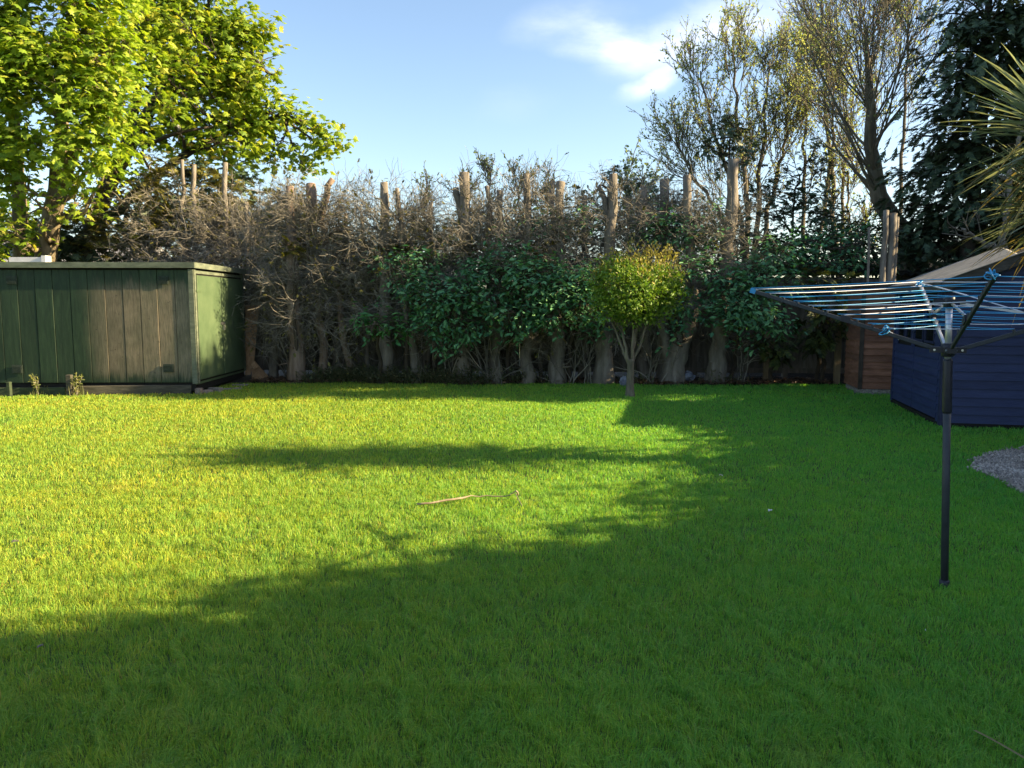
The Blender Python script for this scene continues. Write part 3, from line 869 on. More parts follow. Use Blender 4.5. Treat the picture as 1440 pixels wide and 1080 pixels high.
# ------------------------------------------------------------------ brown shed
M['brown_board'] = rough_mat('brown_board', [(.25, (.10, .046, .03)), (.5, (.19, .09, .058)), (.8, (.28, .145, .095))], 3, (1, 1, 5), .75, .35, 16, isl=.3)
M['brown_trim'] = rough_mat('brown_trim', [(.3, (.03, .025, .02)), (.7, (.07, .055, .045))], 6, bump=.3)
M['stone_base'] = rough_mat('stone_base', [(.35, (.1, .09, .08)), (.6, (.3, .28, .25))], 30, bump=.7)
Kb = G(1208, 554)[:2]; KbL = G(1184, 543)[:2]
cv = nz(KbL - Kb); cu = np.array([cv[1], -cv[0]])
UB = rect_map(Kb, cu, -cv); VB = rect_map(Kb, cv, -cu)
br = thing('shed', 'low brown boarded store squeezed between the fence and the navy shed', 'shed', [*Kb, 0])
for nm, fm, L in (('front_wall', UB, 1.1), ('side_wall', VB, 1.05)):
    b = MB(); n = 15; hh = (1.84 - .1) / n
    for i in range(n):
        za = .1 + i * hh
        P_ = np.array([[.02, .0, za - .006], [.02, .02, za - .006], [.02, .005, za + hh - .005], [.02, .0, za + hh - .005]])
        dd = cu if fm is UB else cv
        b.prism(fm(P_), [dd[0] * L, dd[1] * L, 0])
    b.build(nm, M['brown_board'], br)
MB().box((-.025, -.02, .08), (.035, .03, 1.85), UB).build('corner_post', M['brown_trim'], br)
MB().box((.02, -1.0, .0), (1.1, -.012, 1.83), UB).build('inner_wall', M['black_gap'], br)
MB().box((-.02, -.9, -.02), (1.12, .03, .085), UB).build('base', M['stone_base'], br)
rfb = MB().box((-.08, -1.1, 1.852), (1.15, .09, 1.90), UB).build('roof', M['shed_felt'], br)
MB().box((-.08, .092, 1.82), (1.15, .11, 1.905), UB).build('fascia', M['brown_trim'], rfb)

# ------------------------------------------------------------------ fence and outbuilding behind the hedge
M['fence_board'] = rough_mat('fence_board', [(.25, (.045, .04, .032)), (.55, (.11, .098, .08)), (.85, (.2, .18, .15))], 4, (4, 4, .6), .9, .5, 14, isl=.35)
M['fence_post'] = rough_mat('fence_post', [(.25, (.06, .052, .042)), (.7, (.15, .13, .105))], 5, (3, 3, .6), .9, .5, 14)
M['pale_wood'] = rough_mat('pale_wood', [(.25, (.13, .095, .055)), (.7, (.27, .2, .12))], 5, (4, 4, .6), .85, .4, 14)
FA, FB = np.array([-7.2, 16.55]), np.array([7.4, 15.55])
fd = nz(FB - FA); fn = np.array([fd[1], -fd[0]])
if fn[1] > 0: fn = -fn
FE = rect_map(FA, fd, fn)
FL = np.linalg.norm(FB - FA)
fence = thing('fence', 'dark weathered board fence running behind the row of lopped trees', 'fence', [*FA, 0])
r = np.random.default_rng(21)
pw = 1.83; x = 0
while x < FL - .2:
    x1 = min(x + pw, FL)
    b = MB(); xx = x + .06; top = 1.86 + r.uniform(-.05, .05)
    if x > 10: top = 2.05
    while xx < x1 - .05:
        w_ = r.uniform(.135, .165)
        b.box((xx, (-.011 if int(xx * 7) % 2 else -.002) + r.uniform(-.002, .002), .14), (min(xx + w_ + .008, x1 - .04), (.012 if int(xx * 9) % 2 else .016) + r.uniform(0, .003), top + r.uniform(-.02, .02)), FE); xx += w_
    pn = b.build('fence_panel', M['fence_board'], fence)
    MB().box((x + .05, .02, .86), (x1 - .05, .06, .95), FE).box((x + .05, .02, .14), (x1 - .05, .055, .24), FE).build('rail', M['fence_post'], pn)
    MB().box((x - .05, -.03, -.1), (x + .05, .065, top + .06), FE).build('post', M['fence_post'], fence)
    x += pw
for px, w_, y0, Y, lab in ((1077, .055, 488, 15.25, 'pale wooden batten standing against the dark fence right of the thick lopped trunk'), (1177, .06, 468, 14.75, 'pale yellowish wooden post standing at the corner of the brown store')):
    q = W(px, 538, Y); o = MB().box((q[0] - w_, Y, -.05), (q[0] + w_, Y + .05, W(px, y0, Y)[2] + .3)).build('wooden_batten', M['pale_wood']); bevel(o, .006)
    tag(o, lab, 'post')

M['block_wall'] = rough_mat('block_wall', [(.3, (.055, .05, .045)), (.7, (.12, .11, .1))], 2.5, bump=.5, bscale=30)
M['corrugated'] = rough_mat('corrugated', [(.3, (.02, .02, .019)), (.7, (.06, .06, .057))], 4, bump=.3, rough=1, spec=.1)
ga = thing('outbuilding', 'grey block outbuilding with wavy corrugated roof behind the fence and brown store', 'outbuilding', [8.4, 17.3, 0])
MB().box((5.6, 17.3, 0), (12.2, 21.5, 2.13)).build('wall', M['block_wall'], ga)
n = 300; xs = np.linspace(5.3, 12.5, n); zz = .03 * np.sin(xs * 2 * math.pi / .2)
V = np.vstack([np.stack([xs, np.full(n, 17.0), 2.2 + zz], 1), np.stack([xs, np.full(n, 21.8), 2.7 + zz], 1), np.stack([xs, np.full(n, 17.0), 2.185 + zz], 1), np.stack([xs, np.full(n, 21.8), 2.685 + zz], 1)])
i = np.arange(n - 1)[:, None]
b = MB(); b.add(V, np.vstack([np.hstack([i, i + 1, i + 1 + n, i + n]), np.hstack([i + 2 * n + 1, i + 2 * n, i + 3 * n, i + 3 * n + 1]), np.hstack([i + 2 * n, i + 2 * n + 1, i + 1, i])])); b.build('roof', M['corrugated'], ga, smooth=True)

# ------------------------------------------------------------------ rotary airer
M['airer_dark'] = rough_mat('airer_dark', [(.3, (.024, .027, .034)), (.7, (.04, .045, .054))], 12, rough=.5, bump=.05, spec=.35)
M['airer_silver'] = rough_mat('airer_silver', [(.3, (.42, .43, .46)), (.7, (.55, .56, .6))], 12, rough=.35, bump=.05, metal=.6)
M['airer_plastic'] = rough_mat('airer_plastic', [(.3, (.012, .013, .02)), (.7, (.025, .026, .036))], 10, rough=.4, bump=.05)
M['line_blue'] = rough_mat('line_blue', [(.3, (.02, .22, .50)), (.7, (.04, .34, .62))], 3, rough=.35, bump=0, spec=.35)
M['line_sky_sheen'] = rough_mat('line_sky_sheen', [(.3, (.5, .55, .68)), (.7, (.66, .68, .78))], 3, rough=.3, bump=0, spec=.6)  # sky reflection on the blue line painted as a paler colour
M['bolt'] = rough_mat('bolt', [(.3, (.5, .5, .5)), (.7, (.7, .7, .7))], 10, rough=.3, bump=0, metal=.7)
q = G(1328, 825); hub = W(1333, 492, q[1]); topc = W(1335, 424, q[1])
ai = thing('rotary_airer', 'grey rotary clothes airer standing open on the lawn with blue washing lines', 'clothes airer', q)
ax = nz(hub - q)
MB().tube([q - ax * .1, hub - ax * .12], .0195, 16).build('pole', M['airer_dark'], ai, smooth=True)
MB().tube([q - ax * .05, q + ax * .035, q + ax * .04], [.027, .027, .022], 16).build('ground_socket', M['airer_plastic'], ai, smooth=True)
MB().tube([hub - ax * .34, hub - ax * .33, hub - ax * .06, hub - ax * .05], [.021, .0235, .0235, .021], 16).build('sleeve', M['airer_plastic'], ai, smooth=True)
MB().tube([hub - ax * .05, topc], .0165, 14).build('mast', M['airer_silver'], ai, smooth=True)
tips = [W(1058, 409, 4.52), W(1293, 398, 5.02), W(1397, 391, 3.42), hub * 0]
tips[3] = np.array([hub[0] + (hub[0] - tips[0][0]), 2 * hub[1] - tips[0][1], tips[0][2] + .03])
hb = MB(); hb.tube([hub - ax * .035, hub - ax * .03, hub + ax * .03, hub + ax * .035], [.027, .032, .032, .027], 16)
hubo = hb.build('lower_hub', M['airer_plastic'], ai, smooth=True)
tb = MB(); tb.tube([topc - ax * .035, topc - ax * .03, topc + ax * .02, topc + ax * .03], [.022, .028, .028, .018], 16)
topo = tb.build('upper_hub', M['airer_plastic'], ai, smooth=True)


def bar(a, b_, wd, ht):
    """rectangular bar between two points"""
    d = nz(b_ - a); s = nz(np.cross(d, [0, 0, 1])); u = np.cross(s, d)
    V = np.array([p + s * sx * wd / 2 + u * uz * ht / 2 for p in (a, b_) for sx, uz in ((-1, -1), (1, -1), (1, 1), (-1, 1))])
    return V, [[0, 1, 2, 3], [7, 6, 5, 4], [0, 4, 5, 1], [1, 5, 6, 2], [2, 6, 7, 3], [3, 7, 4, 0]]


FR = np.linspace(.29, .985, 10)
for i, tp in enumerate(tips):
    d = nz(tp - hub); a = hub + nz(d * [1, 1, 0]) * .045
    arm = MB().add(*bar(a, tp, .016, .022))
    for f in FR:
        pp = hub + (tp - hub) * f; arm.add(*bar(pp - d * .006, pp + d * .006, .0195, .03))
    arm = arm.build('arm', M['airer_silver'] if i == 1 else M['airer_dark'], ai); bevel(arm, .003)  # far arm paler: sky light falling on it put into its colour
    MB().add(*bar(tp - d * .02, tp + d * .012, .02, .027)).build('end_cap', M['line_blue'] if i == 0 else M['airer_plastic'], arm)
    hd = nz(d * [1, 1, 0])
    MB().add(*bar(hub + hd * .02, hub + hd * .085, .045, .03)).build('bracket', M['airer_plastic'], hubo)
    sd_ = np.cross(hd, [0, 0, 1.]); bp_ = hub + hd * .065
    MB().tube([bp_ - sd_ * .027, bp_ + sd_ * .027], .006, 8).build('bolt', M['bolt'], hubo)
    m_ = hub + (tp - hub) * (.46 if i != 0 else .5)
    MB().add(*bar(m_ - d * .025, m_ + d * .025, .03, .036)).build('slider', M['airer_plastic'], arm)
    MB().add(*bar(topc + hd * .02, topc + hd * .075, .03, .022)).build('bracket', M['airer_plastic'], topo)
    if i: MB().add(*bar(topc + hd * .05 - ax * .01, m_ + [0, 0, .014], .009, .012)).build('strut', M['airer_silver'], arm)
b = MB(); bp2 = MB()
r = np.random.default_rng(4)
for i0, i1 in ((0, 1), (1, 3), (3, 2), (2, 0)):
    for k_, f in enumerate(FR):
        pa = hub + (tips[i0] - hub) * f + [0, 0, .014]; pb = hub + (tips[i1] - hub) * (f + (.02 if (i0, i1) == (2, 0) else 0)) + [0, 0, .014]
        t_ = np.linspace(0, 1, 9)[:, None]
        P = pa + (pb - pa) * t_; P[:, 2] -= (.002 + r.uniform(0, .006) * np.linalg.norm(pb - pa)) * 4 * (t_ * (1 - t_))[:, 0]
        (bp2 if (k_ * 7 + i0 * 3) % 5 in ((1, 3) if (i0, i1) in ((0, 1),) else (1,)) else b).tube(P, .0024, 6)
for c_, rr in ((tips[2], .022), (hub + (tips[1] - hub) * .95, .02), (hub + (tips[0] - hub) * .29, .018)):
    for k_ in range(4):
        a_ = np.linspace(0, 2 * math.pi, 14); o1, o2 = nz(r.normal(size=3)), nz(r.normal(size=3))
        b.tube(c_ + (np.cos(a_)[:, None] * o1 + np.sin(a_)[:, None] * o2) * rr * r.uniform(.8, 1.3) + r.normal(size=3) * .006 + [-.012, 0, .01], .003, 5)
b.build('washing_line', M['line_blue'], ai, smooth=True)
e0 = hub + (tips[0] - hub) * .29
bp2.tube(bend([e0, e0 + [.03, -.01, -.012], e0 + [.055, -.02, -.045]], 6), .0024, 6)
bp2.tube(bend([tips[1], (tips[1] + tips[2]) / 2 + [.02, 0, -.055], hub + (tips[3] - hub) * .45], 9), .0034, 6)
bp2.build('washing_line', M['line_sky_sheen'], ai, smooth=True)['label'] = 'runs of the line with sky sheen put into a paler colour'

# ------------------------------------------------------------------ small things on the grass
st = MB(); P = [G(586, 709, .035), G(612, 706, .045), G(640, 701.5, .05), G(662, 697, .05), G(690, 697, .045), G(712, 697.5, .045), G(722, 694, .06), G(727, 691, .085), G(728, 696, .05)]
st.tube(bend(P, 22, .004), np.r_[np.linspace(.008, .009, 8), np.linspace(.0045, .0045, 8), np.linspace(.005, .008, 6)], 6)
M['pale_stick'] = rough_mat('pale_stick', [(.3, (.15, .11, .07)), (.7, (.33, .27, .18))], 9, rough=.85, bump=.3)
so_ = st.build('fallen_stick', M['pale_stick'], smooth=True); tag(so_, 'long thin bent stick lying on the sunlit lawn', 'stick')
MB().tube(bend([G(725, 694, .05), G(729, 702, .045), G(734, 711, .03)], 6), .004, 4).build('side_twig', M['pale_stick'], so_)
d_ = MB(); d_.ribbons(bend([G(1370, 1027, .045), G(1395, 1040, .055), G(1425, 1057, .055), G(1480, 1090, .045), G(1540, 1130, .03)], 12)[None], np.full((1, 12), .006), .2)
tag(d_.build('dead_leaf', M['cordyline_dead']), 'long straw-coloured strap leaf dropped on the near shaded grass', 'leaf')
M['scrap'] = rough_mat('scrap', [(.3, (.5, .5, .5)), (.7, (.75, .75, .75))], 20, bump=0)


def scrap(px, py, s, label, cat='litter', name='paper_scrap', m='scrap', z=.04):
    r = np.random.default_rng(int(px)); q = G(px, py, z)
    n = 7; a_ = np.sort(r.uniform(0, 6.28, n)); V = np.vstack([[0, 0, .4 * s], np.c_[np.cos(a_) * s * r.uniform(.5, 1, n), np.sin(a_) * s * r.uniform(.5, 1, n), r.uniform(-.2, .6, n) * s]]) + q
    V2 = V - [0, 0, .004]
    b = MB(); b.add(V, [[0, 1 + i, 1 + (i + 1) % n] for i in range(n)]); b.add(V2, [[0, 1 + (i + 1) % n, 1 + i] for i in range(n)])
    tag(b.build(name, M[m]), label, cat)


scrap(1083, 718, .022, 'white scrap lying on the shaded lawn left of the airer pole')
scrap(1302, 887, .014, 'tiny white scrap on the near grass just past the airer foot')
scrap(1014, 668, .02, 'pale scrap in the shade near the tip of the sunlit lawn', m='scrap')
scrap(20, 762, .03, 'pale stone-like scrap at the sunlit lawn edge', 'stone', 'pebble', 'slab')
scrap(92, 695, .018, 'small pale pebble on the brightest sunlit grass', 'stone', 'pebble', 'slab')
scrap(56, 909, .02, 'pale pebble where the sunlit grass turns to shade', 'stone', 'pebble', 'slab')
M['bag'] = rough_mat('bag', [(.3, (.08, .09, .13)), (.6, (.2, .22, .27)), (.8, (.45, .45, .46))], 9, rough=.4, bump=.3)


def crumple(px, py, Y, sx, sz, label, seed, name, cat):
    r = np.random.default_rng(seed); q = W(px, py, Y)
    nu, nv = 18, 9; V = []
    for j in range(nv):
        for i in range(nu):
            t_, f_ = i / nu * 2 * math.pi, (j + .5) / nv * math.pi
            k_ = 1 + .22 * math.sin(3 * t_ + seed + 2 * f_) + .15 * math.sin(5 * t_ - 4 * f_) + r.normal() * .09
            V.append(q + np.array([math.cos(t_) * math.sin(f_) * sx * k_, math.sin(t_) * math.sin(f_) * sx * .6 * k_, math.cos(f_) * sz * k_]))
    Fq = [[j * nu + i, j * nu + (i + 1) % nu, (j + 1) * nu + (i + 1) % nu, (j + 1) * nu + i] for j in range(nv - 1) for i in range(nu)]
    b = MB(); b.add(V, Fq); o = b.build(name, M['bag']); tag(o, label, cat)


crumple(963, 529, 14.9, .2, .085, 'crumpled pale blue plastic bag at the foot of the forked leaning trunk', 3, 'plastic_bag', 'bag')
crumple(877, 537, 14.4, .06, .09, 'small white wrapper beside the round-headed tree trunk', 8, 'wrapper', 'litter')

# ------------------------------------------------------------------ round-headed small tree
r = np.random.default_rng(31)
q = G(886, 558); Y = q[1]
tr = thing('round_tree', 'small round-headed tree with golden tips standing alone on the lawn', 'tree', q)
b = MB()
b.tube(bend([q - [0, 0, .05], W(886, 540, Y), W(887, 515, Y), W(887, 505, Y)], 8), [.10, .08, .066, .06, .056, .055, .062, .066], 9)
stems = [[W(885, 512, Y), W(880, 490, Y), W(876, 460, Y), W(880, 420, Y)], [W(884, 512, Y + .02), W(872, 480, Y + .05), W(861, 452, Y + .1), W(850, 410, Y + .1)], [W(888, 512, Y), W(890, 485, Y - .03), W(891, 455, Y), W(895, 410, Y)], [W(889, 510, Y + .02), W(902, 480, Y + .05), W(909, 455, Y + .05), W(925, 410, Y)], [W(887, 510, Y + .05), W(893, 480, Y + .2), W(897, 450, Y + .3), W(905, 400, Y + .3)]]
T5 = [bend(s, 10, .008, r) for s in stems]
for s in T5: b.tube(s, np.linspace(.028, .013, 10), 7)
P = np.array(T5); s, tg, _ = along(P, 14, .55, 1, r)
P2 = curves(s, splay(tg, .7, r), r.uniform(.3, .7, len(s)), 6, .15, .03, r); b.tubes(P2, taper(len(s), 6, .011, .004), 4, False)
b.build('trunk', M['bark_olive'], tr, smooth=True)
bl = pxblobs([(893, 405, Y, 56, 45), (860, 405, Y, 32, 32), (930, 400, Y, 34, 32), (895, 372, Y, 42, 28), (860, 380, Y + .1, 30, 25), (925, 375, Y, 30, 26), (880, 440, Y, 38, 22), (915, 435, Y + .1, 32, 24), (845, 400, Y, 18, 20), (948, 395, Y, 20, 20), (895, 400, Y - .45, 40, 36), (895, 400, Y + .45, 40, 36), (850, 425, Y, 26, 22), (945, 422, Y, 24, 22), (868, 432, Y - .25, 30, 24), (905, 438, Y - .2, 34, 20)])
g, tps, tw = MB(), MB(), MB()
zc = W(0, 385, Y)[2]
for c, rr in bl:
    n = int(430 * 4.19 * rr.prod()); Pp, U = blob_points(c, rr, n, .35, r)
    kk = gapf(Pp, 5.5, 2.0) > -.38; Pp, U = Pp[kk], U[kk]
    C = np.repeat(Pp, 7, 0); UU = np.repeat(U, 7, 0)
    yd = UU * .6 + unit(len(C), r) * .9 + [0, 0, .25]; nr = unit(len(C), r) * .8 + UU * .3 + [0, 0, .6]
    pos = C + r.normal(size=C.shape) * .05
    hi = (pos[:, 2] - zc) * 2.2 + .75 * gapf(pos, 4.0, 5.0) + .2 * r.normal(size=len(C)) + (UU[:, 0] * .3) > .12
    g.leaves(leaf_oval(.5), pos[~hi], yd[~hi], nr[~hi], r.uniform(.045, .085, (~hi).sum()))
    tps.leaves(leaf_oval(.45), pos[hi], yd[hi] + [0, 0, .5], nr[hi], r.uniform(.04, .075, hi.sum()))
Ps = curves(W(895, 395, Y) + unit(60, r) * [.72, .7, .5], unit(60, r) + [0, 0, .5], r.uniform(.12, .3, 60), 5, .1, 0, r)
s_, t_, _ = along(Ps, 8, .2, 1, r); tps.leaves(leaf_oval(.45), s_, unit(len(s_), r) + t_, unit(len(s_), r) + [0, 0, .5], r.uniform(.03, .05, len(s_)))
cr = g.build('crown', M['euonymus_green'], tr)
tps.build('new_growth', M['euonymus_tip'], cr)
b = MB(); P = T5[0]; s, tg, _ = along(np.array(T5), 10, .0, .5, r); b.leaves(leaf_oval(.5), s, unit(len(s), r) + [0, -.3, .3], unit(len(s), r) + [0, -.5, .6], r.uniform(.03, .05, len(s)))
b.build('foliage', M['euonymus_green'], tr)

# ------------------------------------------------------------------ cabbage palm by the gravel
r = np.random.default_rng(41)


def cordyline(name, label, px, Y, heads):
    q = np.array([(px - 720) / F * Y, Y, 0.]); t = thing(name, label, 'palm', q)
    b = MB()
    for hp, Yh, nl, L0 in heads:
        c = W(hp[0], hp[1], Yh)
        b.tube(bend([q - [0, 0, .1], q + (c - q) * .35 + [.03, .02, .1], q + (c - q) * .7, c], 12, .012, r), np.linspace(.11, .055, 12), 10)
    b.build('trunk', M['bark_grey'], t, smooth=True)
    live, dead = MB(), MB()
    for hp, Yh, nl, L0 in heads:
        c = W(hp[0], hp[1], Yh)
        u = unit(nl, r); u[:, 2] = r.uniform(-.35, 1.0, nl); u = nz(u)
        L = r.uniform(.75, 1.1, nl) * L0
        P = curves(c + r.normal(size=(nl, 3)) * .03 + [0, 0, .05], u, L, 9, .03, -.03, r)
        wd = np.array([.35, .7, .95, 1, .95, .82, .62, .38, .05])[None] * r.uniform(.022, .036, (nl, 1))
        live.ribbons(P, wd, .3)
        nd_ = int(nl * .5); u = unit(nd_, r); u[:, 2] = r.uniform(-.6, .05, nd_); u = nz(u)
        P = curves(c - [0, 0, .12] + r.normal(size=(nd_, 3)) * [.03, .03, .09], u, r.uniform(.75, 1.15, nd_) * L0, 9, .045, -.1, r)
        dead.ribbons(P, np.array([.35, .6, .8, .85, .8, .65, .5, .3, .05])[None] * r.uniform(.014, .024, (nd_, 1)), .4)
    cr = live.build('crown', M['cordyline'], t); dead.build('dead_leaves', M['cordyline_dead'], cr)
    return t


cordyline('cabbage_palm', 'spiky cabbage palm with drooping brown lower leaves reaching in above the navy shed', 1520, 7.25, [((1500, 200), 7.2, 170, 1.05), ((1500, 300), 7.35, 110, .95)])


# ------------------------------------------------------------------ lopped conifer hedge
def lopped(base, via, top, Y, label, nbr=60, z0=1.15, z1=None, Lb=1.2, seed=0, mat='bark_grey', tw='twig', fol=0, group='lopped trees in the hedge row', name='lopped_tree', nshoot=8, dirx=(0, 0), fork=None):
    """base/top = (px, py, width px)"""
    r = np.random.default_rng(seed + 100)
    k = Y / F
    pts = [W(base[0], base[1], Y) - [0, 0, .1]] + [W(v[0], v[1], Y + (v[3] if len(v) > 3 else 0)) for v in via] + [W(top[0], top[1], Y)]
    rad = [base[2] * k / 2 * 1.12] + [v[2] * k / 2 for v in via] + [top[2] * k / 2]
    q = pts[0] + [0, 0, .1]
    t = thing(name, label, 'tree', q, group)
    n = 16
    T = bend(pts, n, .022, r); R = np.interp(np.linspace(0, len(pts) - 1, n), range(len(pts)), rad)
    R[0] *= 1.25; R[1] *= 1.06
    R *= r.uniform(.93, 1.07, n)
    b = MB(); b.tube(T, R, 11)
    ns = 9; i_ = r.integers(2, n - 1, ns); u_ = unit(ns, r) * [1, 1, .3] + [0, -.4, .25]
    Ps = curves(T[i_], u_, R[i_] + r.uniform(.05, .22, ns), 4, .12, .02, r); b.tubes(Ps, taper(ns, 4, r.uniform(.012, .028, ns), .01), 6)
    if fork is not None:
        fp = [W(v[0], v[1], Y + .05) for v in fork]; fr = [v[2] * k / 2 for v in fork]
        b.tube(bend(fp, 9, .01, r), np.interp(np.linspace(0, len(fp) - 1, 9), range(len(fp)), fr), 9)
    tk = b.build('trunk', M[mat], t, smooth=True)
    d = nz(T[-1] - T[-2]); cf = MB(); cf.tube([T[-1] - d * .002, T[-1] + d * .006], [R[-1] * .96, R[-1] * .94], 12); cf.build('cut_top', M['cut_wood'], tk)
    if nbr:
        zt = T[-1, 2]; z1 = z1 or zt - .62
        zz = r.uniform(z0, z1, nbr); s = np.stack([np.interp(zz, T[:, 2], T[:, i]) for i in range(3)], 1)
        a = r.uniform(0, 2 * math.pi, nbr)
        hz = (zz - z0) / max(z1 - z0, .1)
        dd = np.stack([np.cos(a) + dirx[0], np.sin(a) * .55 + .12 + dirx[1], r.normal(size=nbr) * .25 - .15 + .75 * hz], 1)
        L = r.uniform(.5, 1.15, nbr) * Lb
        P = curves(s, dd, L, 8, .2, -.03, r)
        b = MB(); b.tubes(P, taper(nbr, 8, r.uniform(.005, .013, nbr), .0025), 4, False)
        s2, tg2, _ = along(P, 7, .2, .98, r)
        P2 = curves(s2, splay(tg2, r.uniform(.4, 1.0, len(s2)), r), r.uniform(.25, .7, len(s2)) * Lb * .6, 6, .25, .0, r)
        b.tubes(P2, taper(len(s2), 6, .0052, .002), 3, False)
        s3, tg3, _ = along(P2, 4, .2, .95, r)
        P3 = curves(s3, splay(tg3, .8, r), r.uniform(.12, .4, len(s3)), 4, .25, .02, r)
        b.tubes(P3, taper(len(s3), 4, .0035, .0016), 3, False)
        if nshoot:
            sp_ = T[-1] + np.c_[r.normal(size=(nshoot, 2)) * [.4, .2], r.uniform(-1.4, -.7, nshoot)]
            P4 = curves(sp_, r.normal(size=(nshoot, 3)) * .25 + [0, 0, 1], r.uniform(.5, 1.15, nshoot), 7, .12, .02, r)
            b.tubes(P4, taper(nshoot, 7, .007, .0022), 4, False)
            s5, tg5, _ = along(P4, 5, .3, 1, r); P5 = curves(s5, splay(tg5, .6, r), r.uniform(.1, .3, len(s5)), 4, .2, .02, r); b.tubes(P5, taper(len(s5), 4, .003, .0015), 3, False)
        cr = b.build('crown', M[tw], t)
        if fol:
            fol *= 8; pick = r.integers(0, len(s3), fol)
            f = MB(); f.leaves(SPR[seed % 3], P3[pick, -1], tg3[pick] + [0, -.2, -.1], unit(fol, r) * .4 + [0, -.3, 1], r.uniform(.06, .13, fol))
            f.build('leaf_sprays', M['yellow_spray'], cr)
    return t


